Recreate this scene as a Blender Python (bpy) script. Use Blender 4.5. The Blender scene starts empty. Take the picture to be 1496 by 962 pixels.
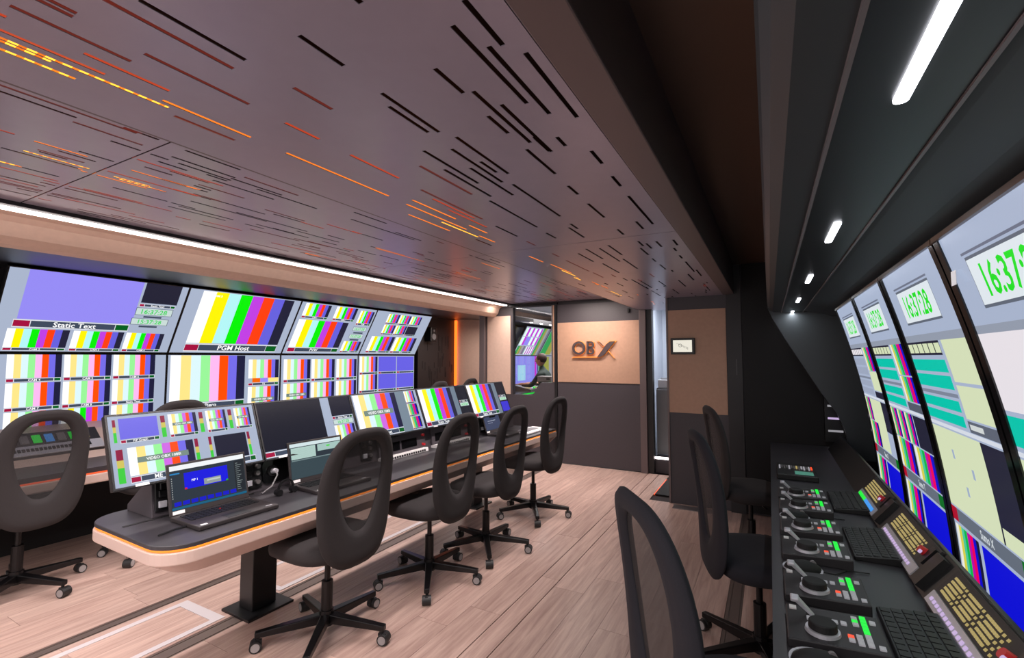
import bpy, bmesh, math, random
from mathutils import Matrix, Vector
random.seed(7)
SC = bpy.context.scene
COL = SC.collection
PI = math.pi

# ------------------------------------------------------------------ camera
cam_d = bpy.data.cameras.new('camera'); cam = bpy.data.objects.new('camera', cam_d); COL.objects.link(cam)
cam.location = (0, 0, 1.38)
cam.rotation_euler = (math.radians(90 + 3.39), 0, math.radians(28.475))
cam_d.sensor_width = 36; cam_d.lens = 692 / 1496 * 36; cam_d.clip_start = 0.02
SC.camera = cam
# ------------------------------------------------------------------ world, lamps, exposure
W = bpy.data.worlds.new('world'); SC.world = W; W.use_nodes = True
W.node_tree.nodes['Background'].inputs[0].default_value = (1.0, .90, .90, 1)
W.node_tree.nodes['Background'].inputs[1].default_value = 1.0
SC.view_settings.view_transform = 'Standard'; SC.view_settings.look = 'None'
SC.view_settings.gamma = 1; SC.view_settings.use_curve_mapping = False
SC.view_settings.exposure = 0.0
SC.cycles.use_denoising = True
SC.cycles.max_bounces = 8; SC.cycles.transparent_max_bounces = 16

def area(name, loc, sx, sy, power, color=(1, .93, .9), rot=(0, 0, 0), spread=180):
    l = bpy.data.lights.new(name, 'AREA'); l.shape = 'RECTANGLE'; l.size = sx; l.size_y = sy
    l.energy = power; l.color = color; l.spread = math.radians(spread)
    o = bpy.data.objects.new(name, l); o.location = loc; o.rotation_euler = rot; COL.objects.link(o); return o
# long cove strip over the video wall, lamps in the overhead pod, two added unseen fill lamps, end downlights, far room and passage lamps
area('cove_strip_lamp', (-3.17, 2.6, 2.07), .05, 6.2, 60, (1, .90, .88), spread=120)
area('ceiling_step_lamp', (-1.43, 2.5, 2.06), .05, 6.2, 52, (1, .88, .86), rot=(0, math.radians(28), 0), spread=110)  # added fill, hidden behind the ceiling drop to brighten the room
for i in range(6):
    area('pod_lamp', (.172, -.22 + .93 * i, 1.735), .03, .25, 1.0, (.92, .95, 1))
area('aisle_ceiling_lamp', (-1.2, -.35, 1.94), 1.6, .5, 45, (1, .90, .87))  # added fill out of view behind the camera
area('door_downlight', (-2.0, 5.35, 2.1), .5, .1, 16, (1, .86, .78))
area('corner_downlight', (-3.3, 5.55, 2.09), .25, .08, 7, (1, .88, .8))
area('far_room_lamp', (-3.6, 8.6, 2.15), 1.0, 1.6, 60, (1, .97, .97))
area('passage_lamp', (-1.05, 6.25, 2.1), .3, .7, 18, (.86, .92, 1))
area('niche_lamp', (-4.2, 6.3, 1.93), .5, .3, 16, (1, .88, .82))

# ------------------------------------------------------------------ materials
def lin(c):
    return tuple(((v / 255) / 12.92 if v / 255 <= .04045 else ((v / 255 + .055) / 1.055) ** 2.4) for v in c)
def mat(name, rgb, rough=.5, metal=0, noise=0, nscale=40, bump=0, emit=None, es=1.0, spec=.5, stretch=None):
    m = bpy.data.materials.new(name); m.use_nodes = True
    nt = m.node_tree; b = nt.nodes['Principled BSDF']
    c = lin(rgb)
    b.inputs['Base Color'].default_value = (*c, 1); b.inputs['Roughness'].default_value = rough
    b.inputs['Metallic'].default_value = metal; b.inputs['Specular IOR Level'].default_value = spec
    if noise or bump:
        tc = nt.nodes.new('ShaderNodeTexCoord'); mp = nt.nodes.new('ShaderNodeMapping')
        if stretch: mp.inputs['Scale'].default_value = stretch
        nz = nt.nodes.new('ShaderNodeTexNoise'); nz.inputs['Scale'].default_value = nscale; nz.inputs['Detail'].default_value = 4
        nt.links.new(tc.outputs['Object'], mp.inputs[0]); nt.links.new(mp.outputs[0], nz.inputs['Vector'])
        if noise:
            rp = nt.nodes.new('ShaderNodeValToRGB')
            rp.color_ramp.elements[0].position = .3; rp.color_ramp.elements[1].position = .7
            rp.color_ramp.elements[0].color = (*[v * (1 - noise) for v in c], 1)
            rp.color_ramp.elements[1].color = (*[min(1, v * (1 + noise)) for v in c], 1)
            nt.links.new(nz.outputs[0], rp.inputs[0]); nt.links.new(rp.outputs[0], b.inputs['Base Color'])
        if bump:
            bp = nt.nodes.new('ShaderNodeBump'); bp.inputs['Strength'].default_value = bump; bp.inputs['Distance'].default_value = .002
            nt.links.new(nz.outputs[0], bp.inputs['Height']); nt.links.new(bp.outputs[0], b.inputs['Normal'])
    if emit:
        b.inputs['Emission Color'].default_value = (*lin(emit), 1); b.inputs['Emission Strength'].default_value = es
    return m
M = {}
M['beige'] = mat('beige_laminate', (206, 176, 158), .5, noise=.04, nscale=30)
M['beige_dk'] = mat('brown_laminate', (186, 148, 124), .55, noise=.04, nscale=30)
M['charcoal'] = mat('charcoal_laminate', (66, 61, 66), .5, noise=.06, nscale=60)
M['dark'] = mat('dark_panel', (34, 32, 35), .5)
M['black'] = mat('black_plastic', (17, 17, 19), .4)
M['matte_black'] = mat('matte_black', (13, 12, 14), .7)
M['gloss_black'] = mat('gloss_black', (10, 10, 12), .15)
M['desktop'] = mat('desktop_black', (52, 50, 54), .38, noise=.05, nscale=200)
M['fascia'] = mat('desk_fascia', (196, 172, 162), .45)
M['ceil'] = mat('ceiling_metal', (158, 151, 167), .3, metal=.25, noise=.02, nscale=20)
M['ceil_frame'] = mat('ceiling_frame', (104, 92, 92), .4, metal=.2)
M['plenum'] = mat('plenum_dark', (38, 28, 28), .8)
M['ceil_brown'] = mat('brown_ceiling', (96, 76, 64), .3)
M['pod'] = mat('pod_skin', (54, 60, 63), .45)
M['pod_teal'] = mat('pod_lining', (62, 70, 74), .42)
M['metal'] = mat('brushed_metal', (150, 145, 145), .35, metal=.8)
M['track'] = mat('floor_track', (118, 104, 98), .45, metal=.5)
M['frame_white'] = mat('white_aluminium', (215, 208, 210), .4, metal=.2)
M['silver'] = mat('silver_plastic', (185, 185, 192), .35, metal=.3)
M['white'] = mat('white_plastic', (228, 226, 226), .4)
M['grey'] = mat('grey_plastic', (110, 108, 110), .5)
M['fabric'] = mat('chair_fabric', (40, 36, 37), .9, noise=.15, nscale=400, bump=.15)
M['fabric_navy'] = mat('chair_fabric_dark', (24, 24, 32), .9, noise=.15, nscale=400, bump=.15)
M['chair_metal'] = mat('chair_steel', (22, 21, 23), .28, metal=.4)
M['rubber'] = mat('caster_rubber', (30, 29, 30), .5)
M['caster_grey'] = mat('caster_rim', (150, 146, 146), .4)
M['laptop'] = mat('laptop_black', (44, 39, 40), .5)
M['key'] = mat('key_black', (20, 20, 22), .5)
M['red'] = mat('red_plastic', (190, 30, 40), .4)
M['skin'] = mat('skin', (205, 150, 125), .5)
M['hair'] = mat('brown_hair', (70, 45, 38), .7, noise=.3, nscale=60)
M['shirt'] = mat('dark_shirt', (52, 66, 60), .8)
M['sleeve'] = mat('pale_shirt', (190, 186, 120), .8)
M['logo'] = mat('logo_dark', (70, 58, 60), .5)
M['copper'] = mat('logo_orange', (240, 150, 70), .4, emit=(255, 150, 60), es=.2)
M['soffit'] = mat('soffit_gloss', (32, 32, 38), .42, spec=.6)
M['pale_wall'] = mat('pale_wall', (205, 208, 216), .5)
M['glass_dark'] = mat('smoked_glass', (136, 140, 142), .45)
def emi(name, rgb, s): 
    m = mat(name, (10, 10, 10), .4, emit=rgb, es=s); return m
M['led_white'] = emi('led_white', (255, 243, 240), 7)
M['led_pod'] = emi('led_pod', (245, 246, 255), 9)
M['led_orange'] = emi('led_orange', (255, 128, 30), 1.25)
M['led_amber'] = emi('led_amber', (255, 190, 60), 1.9)
M['led_red'] = emi('led_red', (222, 78, 42), .75)  # glow standing in for LED light scattered in the ceiling void
M['led_dim'] = emi('led_dim_red', (130, 50, 40), .6)  # weaker glow, also imitating scattered LED light
M['led_edge'] = emi('desk_edge_light', (255, 140, 40), 1.6)
M['led_edge_red'] = emi('desk_edge_light_red', (255, 95, 45), 1.2)
M['led_strip_side'] = emi('wall_edge_light', (255, 105, 30), 2.6)
M['lit_green'] = emi('lit_green', (10, 240, 60), 1.0)
M['lit_red'] = emi('lit_red', (255, 80, 40), 1.0)
M['lit_yellow'] = emi('lit_yellow', (214, 192, 122), .6)
M['lit_white'] = emi('lit_white', (190, 188, 195), .55)
M['lit_blue'] = emi('lit_blue', (60, 150, 235), 1.0)
M['lit_navy'] = emi('lit_navy', (20, 25, 220), .8)
M['lit_violet'] = emi('lit_violet', (205, 180, 225), .9)
M['key_grey'] = mat('key_grey', (165, 165, 170), .45, emit=(165, 165, 172), es=.25)

def screen_material(name, s, sampling):
    m = bpy.data.materials.new(name); m.use_nodes = True; nt = m.node_tree; b = nt.nodes['Principled BSDF']
    a = nt.nodes.new('ShaderNodeAttribute'); a.attribute_name = 'Col'
    b.inputs['Base Color'].default_value = (.006, .006, .008, 1); b.inputs['Roughness'].default_value = .25
    b.inputs['Specular IOR Level'].default_value = .08
    nt.links.new(a.outputs['Color'], b.inputs['Emission Color']); b.inputs['Emission Strength'].default_value = s
    m.cycles.emission_sampling = sampling
    return m
M['screen'] = screen_material('screen_picture', 1.08, 'AUTO')
M['caption'] = screen_material('screen_text', 1.08, 'NONE')

def wood():
    m = bpy.data.materials.new('pale_wood_plank'); m.use_nodes = True; nt = m.node_tree; b = nt.nodes['Principled BSDF']
    N = nt.nodes.new; L = nt.links.new
    oi = N('ShaderNodeObjectInfo'); g = N('ShaderNodeNewGeometry'); mp = N('ShaderNodeMapping')
    mp.inputs['Scale'].default_value = (16, 1.1, 1)
    mul = N('ShaderNodeVectorMath'); mul.operation = 'SCALE'; mul.inputs[0].default_value = (13, 29, 5); L(oi.outputs['Random'], mul.inputs['Scale'])
    add = N('ShaderNodeVectorMath'); L(g.outputs['Position'], add.inputs[0]); L(mul.outputs[0], add.inputs[1]); L(add.outputs[0], mp.inputs[0])
    nz = N('ShaderNodeTexNoise'); nz.inputs['Scale'].default_value = 2.2; nz.inputs['Detail'].default_value = 8; nz.inputs['Roughness'].default_value = .62; nz.inputs['Distortion'].default_value = .6
    L(mp.outputs[0], nz.inputs['Vector'])
    rp = N('ShaderNodeValToRGB'); e = rp.color_ramp.elements
    e[0].position = .28; e[0].color = (*lin((158, 128, 118)), 1); e[1].position = .72; e[1].color = (*lin((206, 178, 165)), 1)
    L(nz.outputs[0], rp.inputs[0])
    hs = N('ShaderNodeHueSaturation'); mr = N('ShaderNodeMapRange'); mr.inputs[3].default_value = .9; mr.inputs[4].default_value = 1.08
    L(oi.outputs['Random'], mr.inputs[0]); L(mr.outputs[0], hs.inputs['Value']); L(rp.outputs[0], hs.inputs['Color'])
    L(hs.outputs[0], b.inputs['Base Color']); b.inputs['Roughness'].default_value = .38
    bp = N('ShaderNodeBump'); bp.inputs['Strength'].default_value = .08; bp.inputs['Distance'].default_value = .002; L(nz.outputs[0], bp.inputs['Height']); L(bp.outputs[0], b.inputs['Normal'])
    return m
M['wood'] = wood()
def mesh_fabric():
    m = bpy.data.materials.new('chair_net'); m.use_nodes = True; nt = m.node_tree; N = nt.nodes.new; L = nt.links.new
    b = nt.nodes['Principled BSDF']; b.inputs['Base Color'].default_value = (.02, .019, .02, 1); b.inputs['Roughness'].default_value = .7
    t = N('ShaderNodeBsdfTransparent'); mx = N('ShaderNodeMixShader')
    tc = N('ShaderNodeTexCoord'); wv = N('ShaderNodeTexWave'); wv.inputs['Scale'].default_value = 130; wv.bands_direction = 'Z'
    wx = N('ShaderNodeTexWave'); wx.inputs['Scale'].default_value = 130; wx.bands_direction = 'X'
    ml = N('ShaderNodeMath'); ml.operation = 'MULTIPLY'; mr = N('ShaderNodeMapRange'); mr.inputs[3].default_value = .12; mr.inputs[4].default_value = .72
    L(tc.outputs['Object'], wv.inputs[0]); L(tc.outputs['Object'], wx.inputs[0]); L(wv.outputs[1], ml.inputs[0]); L(wx.outputs[1], ml.inputs[1]); L(ml.outputs[0], mr.inputs[0])
    L(mr.outputs[0], mx.inputs[0]); L(b.outputs[0], mx.inputs[1]); L(t.outputs[0], mx.inputs[2])
    L(mx.outputs[0], nt.nodes['Material Output'].inputs[0]); return m
M['net'] = mesh_fabric()
def window_glass():
    m = bpy.data.materials.new('window_glass'); m.use_nodes = True; nt = m.node_tree; N = nt.nodes.new; L = nt.links.new
    gl = N('ShaderNodeBsdfGlossy'); gl.inputs['Roughness'].default_value = .02
    t = N('ShaderNodeBsdfTransparent'); mx = N('ShaderNodeMixShader'); fr = N('ShaderNodeFresnel'); fr.inputs[0].default_value = 1.45
    L(fr.outputs[0], mx.inputs[0]); L(t.outputs[0], mx.inputs[1]); L(gl.outputs[0], mx.inputs[2]); L(mx.outputs[0], nt.nodes['Material Output'].inputs[0]); return m
M['glass'] = window_glass()

# ------------------------------------------------------------------ helpers
class B:
    def __init__(s): s.v = []; s.f = []
    def add(s, vs, fs, T=None):
        n = len(s.v)
        for p in vs: s.v.append(tuple(T @ Vector(p)) if T else tuple(p))
        s.f += [tuple(i + n for i in f) for f in fs]; return s
    def box(s, x0, x1, y0, y1, z0, z1, T=None):
        return s.add([(x0, y0, z0), (x1, y0, z0), (x1, y1, z0), (x0, y1, z0), (x0, y0, z1), (x1, y0, z1), (x1, y1, z1), (x0, y1, z1)],
                     [(3, 2, 1, 0), (4, 5, 6, 7), (0, 1, 5, 4), (1, 2, 6, 5), (2, 3, 7, 6), (3, 0, 4, 7)], T)
    def cyl(s, p0, p1, r0, r1=None, n=16, caps=True):
        r1 = r0 if r1 is None else r1
        p0, p1 = Vector(p0), Vector(p1); d = (p1 - p0).normalized()
        a = d.orthogonal().normalized(); b = d.cross(a); vs = []
        for k in range(n):
            c, q = math.cos(2 * PI * k / n), math.sin(2 * PI * k / n)
            vs.append(p0 + (a * c + b * q) * r0)
        for k in range(n):
            c, q = math.cos(2 * PI * k / n), math.sin(2 * PI * k / n)
            vs.append(p1 + (a * c + b * q) * r1)
        fs = [(k, (k + 1) % n, n + (k + 1) % n, n + k) for k in range(n)]
        if caps: fs += [tuple(range(n - 1, -1, -1)), tuple(range(n, 2 * n))]
        return s.add(vs, fs)
    def tube(s, pts, r, n=8):
        for a, b in zip(pts[:-1], pts[1:]): s.cyl(a, b, r, r, n)
        return s
    def prism(s, prof, axis, a, b):
        n = len(prof)
        def P(q, t): return {'x': (t, q[0], q[1]), 'y': (q[0], t, q[1]), 'z': (q[0], q[1], t)}[axis]
        vs = [P(q, a) for q in prof] + [P(q, b) for q in prof]
        fs = [(k, (k + 1) % n, n + (k + 1) % n, n + k) for k in range(n)] + [tuple(range(n - 1, -1, -1)), tuple(range(n, 2 * n))]
        return s.add(vs, fs)
    def build(s, name, m, parent=None, smooth=False, bevel=0, seg=2, loc=None, rot=None):
        me = bpy.data.meshes.new(name); me.from_pydata(s.v, [], s.f)
        bm = bmesh.new(); bm.from_mesh(me); bmesh.ops.recalc_face_normals(bm, faces=bm.faces); bm.to_mesh(me); bm.free()
        me.materials.append(M[m] if isinstance(m, str) else m)
        if smooth: me.polygons.foreach_set('use_smooth', [True] * len(me.polygons))
        o = bpy.data.objects.new(name, me); COL.objects.link(o)
        if parent: o.parent = parent
        if loc: o.location = loc
        if rot: o.rotation_euler = rot
        if bevel:
            md = o.modifiers.new('bevel', 'BEVEL'); md.width = bevel; md.segments = seg; md.limit_method = 'ANGLE'; md.angle_limit = math.radians(40)
        return o
def box(name, m, x0, x1, y0, y1, z0, z1, parent=None, bevel=0):
    return B().box(x0, x1, y0, y1, z0, z1).build(name, m, parent, bevel=bevel)
def tag(o, label, cat, group=None):
    o['label'] = label; o['category'] = cat
    if group: o['group'] = group
    return o
def thing(name, label, cat, loc=(0, 0, 0), rot=(0, 0, 0), group=None):
    o = bpy.data.objects.new(name, None); o.empty_display_size = .1; COL.objects.link(o)
    o.location = loc; o.rotation_euler = rot; return tag(o, label, cat, group)
def struct(o, label=None):
    o['kind'] = 'structure'
    if label: o['label'] = label
    return o
def copy_tree(o, parent=None):
    c = o.copy(); COL.objects.link(c); c.parent = parent
    for ch in list(o.children): copy_tree(ch, c)
    return c
def dup(o, loc, rz, label, group=None):
    c = copy_tree(o); c.location = loc; c.rotation_euler = (0, 0, rz); c['label'] = label
    if group: c['group'] = group
    return c
_tc = {}
def text_tris(t):
    if t in _tc: return _tc[t]
    cu = bpy.data.curves.new('t', 'FONT'); cu.body = t; cu.size = 1; cu.resolution_u = 2; cu.offset = .018
    ob = bpy.data.objects.new('t', cu); COL.objects.link(ob)
    dg = bpy.context.evaluated_depsgraph_get(); me = ob.evaluated_get(dg).to_mesh()
    vs = [(v.co.x, v.co.y) for v in me.vertices]; fs = [tuple(p.vertices) for p in me.polygons]
    ob.evaluated_get(dg).to_mesh_clear(); bpy.data.objects.remove(ob); bpy.data.curves.remove(cu)
    x0 = min(v[0] for v in vs); x1 = max(v[0] for v in vs)
    vs = [((x - x0), y) for x, y in vs]; _tc[t] = (vs, fs, x1 - x0); return _tc[t]

# ------------------------------------------------------------------ room shell
Y0, YE = -.9, 5.8
fl = struct(box('floor', 'plenum', -5.25, .8, Y0, 7.3, -.06, -.012), 'pale wood plank floor with metal tracks')
pm = {}
def planks(x0, x1, y0, y1, w=.185, ln=1.22):
    n = max(1, round((x1 - x0) / w)); w = (x1 - x0) / n
    for i in range(n):
        y = y0 - random.random() * ln
        while y < y1:
            a, b = max(y, y0), min(y + ln, y1)
            if b - a > .02:
                q = B().box(x0 + i * w + .0008, x0 + (i + 1) * w - .0008, a + .0008, b - .0008, -.012, 0).build('plank', 'wood', fl)
            y += ln
for a, b in ((-5.2, -3.07), (-2.99, -2.56), (-2.46, -1.302), (-1.298, -1.182), (-1.178, -.25), (-.17, .62)):
    planks(a, b, Y0, 7.2 if b < -3 else (YE if b < -1.0 else 4.75))
planks(-1.178, -1.063, 4.75, YE)
for x0, x1 in ((-3.07, -2.99), (-2.56, -2.46), (-.25, -.17)):
    b = B().box(x0 + .001, x1 - .001, Y0, YE, -.012, -.002)
    b.box(x0 + .012, x0 + .018, Y0, YE, -.004, .001).box(x1 - .018, x1 - .012, Y0, YE, -.004, .001)
    b.build('floor_track', 'track', fl)
def hatch(y0, y1, x0=-2.94, x1=-2.58, t=.035):
    b = B().box(x0, x0 + t, y0, y1, -.002, .003).box(x1 - t, x1, y0, y1, -.002, .003).box(x0 + t, x1 - t, y0, y0 + t, -.002, .003).box(x0 + t, x1 - t, y1 - t * 1.6, y1, -.002, .003)
    b.build('hatch_frame', 'frame_white', fl)
hatch(.2, 1.56); hatch(1.88, 3.3); hatch(3.6, 5.0)
box('step_glow', 'led_edge_red', -1.062, -1.052, 4.95, 5.6, -.004, .003, fl)
box('floor_grate', 'metal', -.82, -.45, 4.58, 4.70, -.004, .004, fl)
box('door_mat', 'matte_black', -1.05, -.9, 4.95, 5.55, -.004, .006, fl)  # flat black strip imitating the darkness of a step-down recess

# ceilings: perforated panels with real slots
CZ, LZ = 1.955, 2.12
ceil = struct(box('ceiling', 'plenum', -5.3, .85, Y0, 7.3, 2.32, 2.36), 'dark ceiling void above the perforated panels')
CAM = Vector((0, 0, 1.38)); tt, pp = math.radians(28.475), math.radians(3.39)
FV = Vector((-math.sin(tt) * math.cos(pp), math.cos(tt) * math.cos(pp), math.sin(pp))); RV = Vector((math.cos(tt), math.sin(tt), 0)); UV = RV.cross(FV)
def measured(x, y, z):     # survey point of the photograph on a horizontal plane
    d = FV + RV * ((x - 748) / 692) - UV * ((y - 481) / 692); k = (z - 1.38) / d.z
    return d.x * k, d.y * k
def slots_from(lst, ox, oy, sc, z):
    out = []
    for q in lst:
        xa, ya = measured(ox + q[0] * sc, oy + q[1] * sc, z); xb, yb = measured(ox + q[2] * sc, oy + q[3] * sc, z)
        if abs(yb - ya) > .005: out.append(((xa + xb) / 2, min(ya, yb), max(ya, yb), q[4] if len(q) > 4 else ''))
    return out
S = slots_from([(375, -20, 410, 15), (118, 165, 330, 308), (92, 410, 275, 512, 'd'), (52, 575, 215, 652, 'r'), (58, 716, 540, 920, 'o'), (358, 725, 588, 836, 'r'),
    (505, 435, 775, 620), (543, 497, 722, 622), (755, 320, 890, 437), (845, 115, 1180, 487), (885, 0, 1080, 210), (1010, 215, 1290, 535), (1182, 245, 1420, 551),
    (938, 425, 1200, 670), (1068, 488, 1300, 712), (1003, 543, 1100, 625), (857, 640, 1097, 815), (836, 697, 1070, 855), (968, 757, 1045, 808), (705, 705, 957, 860),
    (687, 776, 927, 912, 'd'), (800, 793, 1018, 922), (920, 787, 1123, 915)], 400, 0, .3118, CZ)
S += slots_from([(795, 45, 902, 135), (820, 0, 883, 53), (905, 0, 940, 33), (1032, 50, 1072, 98), (1107, 143, 1140, 180), (947, 178, 985, 210), (1020, 243, 1080, 294),
    (1168, 215, 1256, 318), (1195, 308, 1222, 336), (748, 172, 918, 290), (665, 232, 833, 330), (955, 317, 985, 335), (952, 330, 1005, 367), (870, 350, 902, 370), (1128, 337, 1150, 356),
    (685, 325, 762, 363), (797, 380, 827, 396, 'd'), (410, 192, 637, 300, 'd'), (457, 225, 605, 298, 'r'), (378, 230, 540, 300, 'o'), (360, 245, 575, 338, 'o'), (365, 283, 518, 343, 'o'),
    (488, 310, 618, 366, 'a'), (512, 265, 650, 330, 'r'), (590, 322, 650, 352, 'o'), (625, 360, 680, 385, 'o'), (612, 373, 668, 397),
    (805, 435, 857, 457, 'o'), (890, 425, 915, 437, 'd'), (880, 465, 965, 497, 'o'), (925, 487, 975, 508, 'a'), (970, 512, 993, 523, 'a'), (985, 425, 1040, 455), (1015, 408, 1072, 445),
    (1072, 405, 1128, 455), (1093, 395, 1145, 430), (1072, 462, 1135, 495), (1145, 445, 1203, 480), (1203, 380, 1222, 398), (1232, 388, 1252, 407), (1270, 380, 1287, 401), (1330, 375, 1347, 395),
    (1212, 405, 1240, 430), (1283, 465, 1302, 483), (1255, 443, 1266, 455), (1332, 405, 1343, 416), (1353, 432, 1364, 443), (1375, 455, 1408, 492), (1416, 485, 1432, 507),
    (945, 450, 1020, 490, 'd'), (1040, 495, 1075, 512, 'd'), (1035, 528, 1060, 540, 'o'), (1070, 542, 1092, 553, 'o'), (1105, 562, 1140, 580, 'a'), (1180, 520, 1240, 555), (1350, 522, 1375, 545), (1385, 500, 1405, 522),
    (1205, 520, 1250, 550), (1250, 560, 1285, 580), (1440, 535, 1465, 560), (1280, 525, 1302, 545), (1330, 555, 1350, 572)], 450, 200, .401, CZ)
S += slots_from([(650, 0, 1155, 280), (680, 248, 1165, 490, 'd'), (400, 243, 787, 430, 'r'), (820, 540, 1097, 658, 'd'), (762, 468, 1175, 645, 'o'), (50, 20, 610, 290, 'd'), (150, -20, 340, 80, 'd'),
    (-60, 110, 490, 350, 'r'), (-60, 150, 790, 505, 'a'), (-60, 195, 345, 375, 'a'), (-80, 30, 30, 80, 'r')], 0, 0, .3118, CZ)
CXL, CXR = -1.385, -.36
for k in range(40):   # the far run of the lowered panel, too fine to survey
    y = random.uniform(3.2, 5.6); S.append((random.uniform(CXL + .03, CXR - .03), y, y + random.uniform(.04, .2), random.choice(['', '', '', '', 'd', 'o'])))
for k in range(12):
    y = random.uniform(-.8, .2); S.append((random.uniform(CXL + .03, CXR - .03), y, y + random.uniform(.1, .4), random.choice(['', 'd', 'r'])))
def perforated(name, slots, x0, x1, y0, y1, z, w, parent):
    R = []
    for (x, a, b, k) in slots:
        a, b = max(a, y0 + .012), min(b, y1 - .012)
        if b - a > .01 and x0 + w < x < x1 - w: R.append((x - w / 2, x + w / 2, a, b, k))
    xs = sorted({x0, x1} | {r[0] for r in R} | {r[1] for r in R}); b = B()
    for xa, xb in zip(xs[:-1], xs[1:]):
        if xb - xa < 1e-6: continue
        m = (xa + xb) / 2; iv = sorted((r[2], r[3]) for r in R if r[0] < m < r[1]); y = y0
        for a, e in iv:
            if a > y: b.add([(xa, y, z), (xb, y, z), (xb, a, z), (xa, a, z)], [(0, 1, 2, 3)])
            y = max(y, e)
        if y < y1: b.add([(xa, y, z), (xb, y, z), (xb, y1, z), (xa, y1, z)], [(0, 1, 2, 3)])
    b.v = [(round(x, 6), round(y, 6), zz) for x, y, zz in b.v]
    o = b.build(name, 'ceil', parent)
    md = o.modifiers.new('thick', 'SOLIDIFY'); md.thickness = .0015; md.offset = 0
    return R
def slot_glow(R, z, parent):
    for x0, x1, a, e, k in R:
        if not k: continue
        h = .010; xm = (x0 + x1) / 2; dx = xm * h / (z - 1.38); w = .016; q = h / (z - 1.38)
        m = {'o': 'led_orange', 'a': 'led_orange', 'r': 'led_red', 'd': 'led_dim'}[k]  # orange and amber are LEDs; red and dim imitate their scattered light
        o = box('led_strip', m, xm + dx - w, xm + dx + w, a * (1 + q) - .01, e * (1 + q) + .01, z + h, z + h + .004, parent)
        if k == 'a':
            b = B(); y = a * (1 + q)
            while y < e * (1 + q): b.box(xm + dx - .012, xm + dx + .012, y, y + .013, z + h - .003, z + h); y += .026
            b.build('led_chip', 'led_amber', o)['kind'] = 'stuff'
for ya, yb in ((Y0, 2.228), (2.232, 4.3), (4.304, 5.95)):
    slot_glow(perforated('ceiling_panel', S, CXL, CXR, ya, yb, CZ, .011, ceil), CZ, ceil)
LS = []
for k in range(330):
    x = -1.45 - 1.66 * random.random(); y = random.uniform(-.6, 5.6)
    c = random.random()
    LS.append((x, y, y + random.choice([.1, .16, .22, .3, .45]) * random.uniform(.7, 1.2), 'a' if c > .975 else ('o' if c > .925 else ('r' if c > .78 else ('d' if c > .55 else '')))))
LS += slots_from([(545, 745, 1090, 860, 'r'), (620, 795, 920, 890, 'o'), (535, 825, 700, 875, 'a'), (110, 705, 410, 790, 'a'), (160, 660, 410, 735, 'o'), (865, 705, 1130, 795), (745, 755, 875, 800), (680, 780, 805, 822),
    (1000, 842, 1280, 935), (935, 862, 1140, 930, 'd'), (400, 880, 660, 955, 'r'), (0, 780, 270, 850, 'r'), (340, 570, 670, 680, 'd'), (580, 595, 745, 655), (0, 385, 630, 630, 'd'), (0, 600, 60, 635, 'r')], 0, 0, .3118, LZ)
lb = [Y0, .838, 2.9, 4.6, 5.8]
for ya, yb in zip(lb[:-1], lb[1:]):
    slot_glow(perforated('ceiling_panel', LS, -3.13, CXL - .02, ya + .003, yb - .003, LZ, .012, ceil), LZ, ceil)
# drop between the two ceiling levels, frame beam at the aisle side, brown soffit
box('ceiling_step', 'ceil_frame', CXL - .02, CXL - .004, Y0, 5.95, CZ + .004, 2.32, ceil)
B().prism([(CXR + .002, CZ - .004), (-.268, CZ - .004), (-.268, 2.3), (CXR + .002, 2.3)], 'y', Y0, 4.74).build('ceiling_beam', 'ceil_frame', ceil, bevel=.004)
box('ceiling_soffit', 'ceil_brown', -.268, 0, Y0, 4.74, 2.22, 2.24, ceil)
# valance with the cove strip over the video wall
val = struct(B().prism([(-3.235, 2.095), (-3.30, 2.085), (-3.335, 2.06), (-3.36, 1.99), (-3.40, 1.955), (-3.45, 1.945), (-3.47, 1.96), (-3.47, 2.3), (-3.235, 2.3)], 'y', Y0, 5.78).build('trim_1', 'beige', smooth=False), 'beige valance over the video wall')
box('strip_channel', 'dark', -3.235, -3.13, Y0, 5.78, 2.10, 2.14, val)
box('light_strip', 'led_white', -3.215, -3.18, Y0, 5.72, 2.088, 2.102, val)
B().prism([(-3.47, 1.962), (-4.76, 2.055), (-5.2, 2.075), (-5.2, 2.12), (-3.47, 2.02)], 'y', Y0, 7.16).build('valance_soffit', 'soffit', val)
# left side wall, niche
wl = struct(box('wall_left', 'dark', -5.3, -5.2, Y0, 7.3, 0, 2.32), 'dark wall behind the video wall')
b = box('slotted_panel', 'dark', -5.2, -5.08, 6.12, 7.16, 0, 2.07, wl)
sb = B()
for k in range(26):
    y = random.uniform(6.2, 7.1); z = random.uniform(.9, 1.6); sb.box(-5.082, -5.078, y, y + .012, z, z + random.uniform(.06, .3))
sb.build('panel_slots', 'matte_black', wl)['kind'] = 'stuff'
wn = struct(box('wall_niche', 'beige', -5.2, -4.02, 7.17, 7.27, 0, 2.32), 'beige wall at the end of the video wall bay')
box('edge_light', 'led_strip_side', -5.07, -5.03, 7.13, 7.16, .3, 2.05, wn)
we = struct(box('wall_end', 'charcoal', -3.56, -3.16, YE, YE + .1, 0, 2.32), 'end wall with beige upper panels')
box('upper_panel', 'beige', -3.54, -3.165, YE - .012, YE, .868, 1.956, we)
box('column', 'ceil_frame', -3.65, -3.56, YE - .06, YE + .1, 0, 2.32, we, bevel=.01)
B().prism([(-3.60, YE + .1), (-3.64, YE + .1), (-4.04, 7.2), (-4.0, 7.2)], 'z', 0, 2.32).build('oblique_side', 'beige', we)
box('header', 'dark', -3.16, -.8, YE + .01, YE + .1, 2.07, 2.32, we)
box('header_rail', 'gloss_black', -3.2, -2.45, YE - .03, YE, 2.085, 2.1, we)
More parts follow.
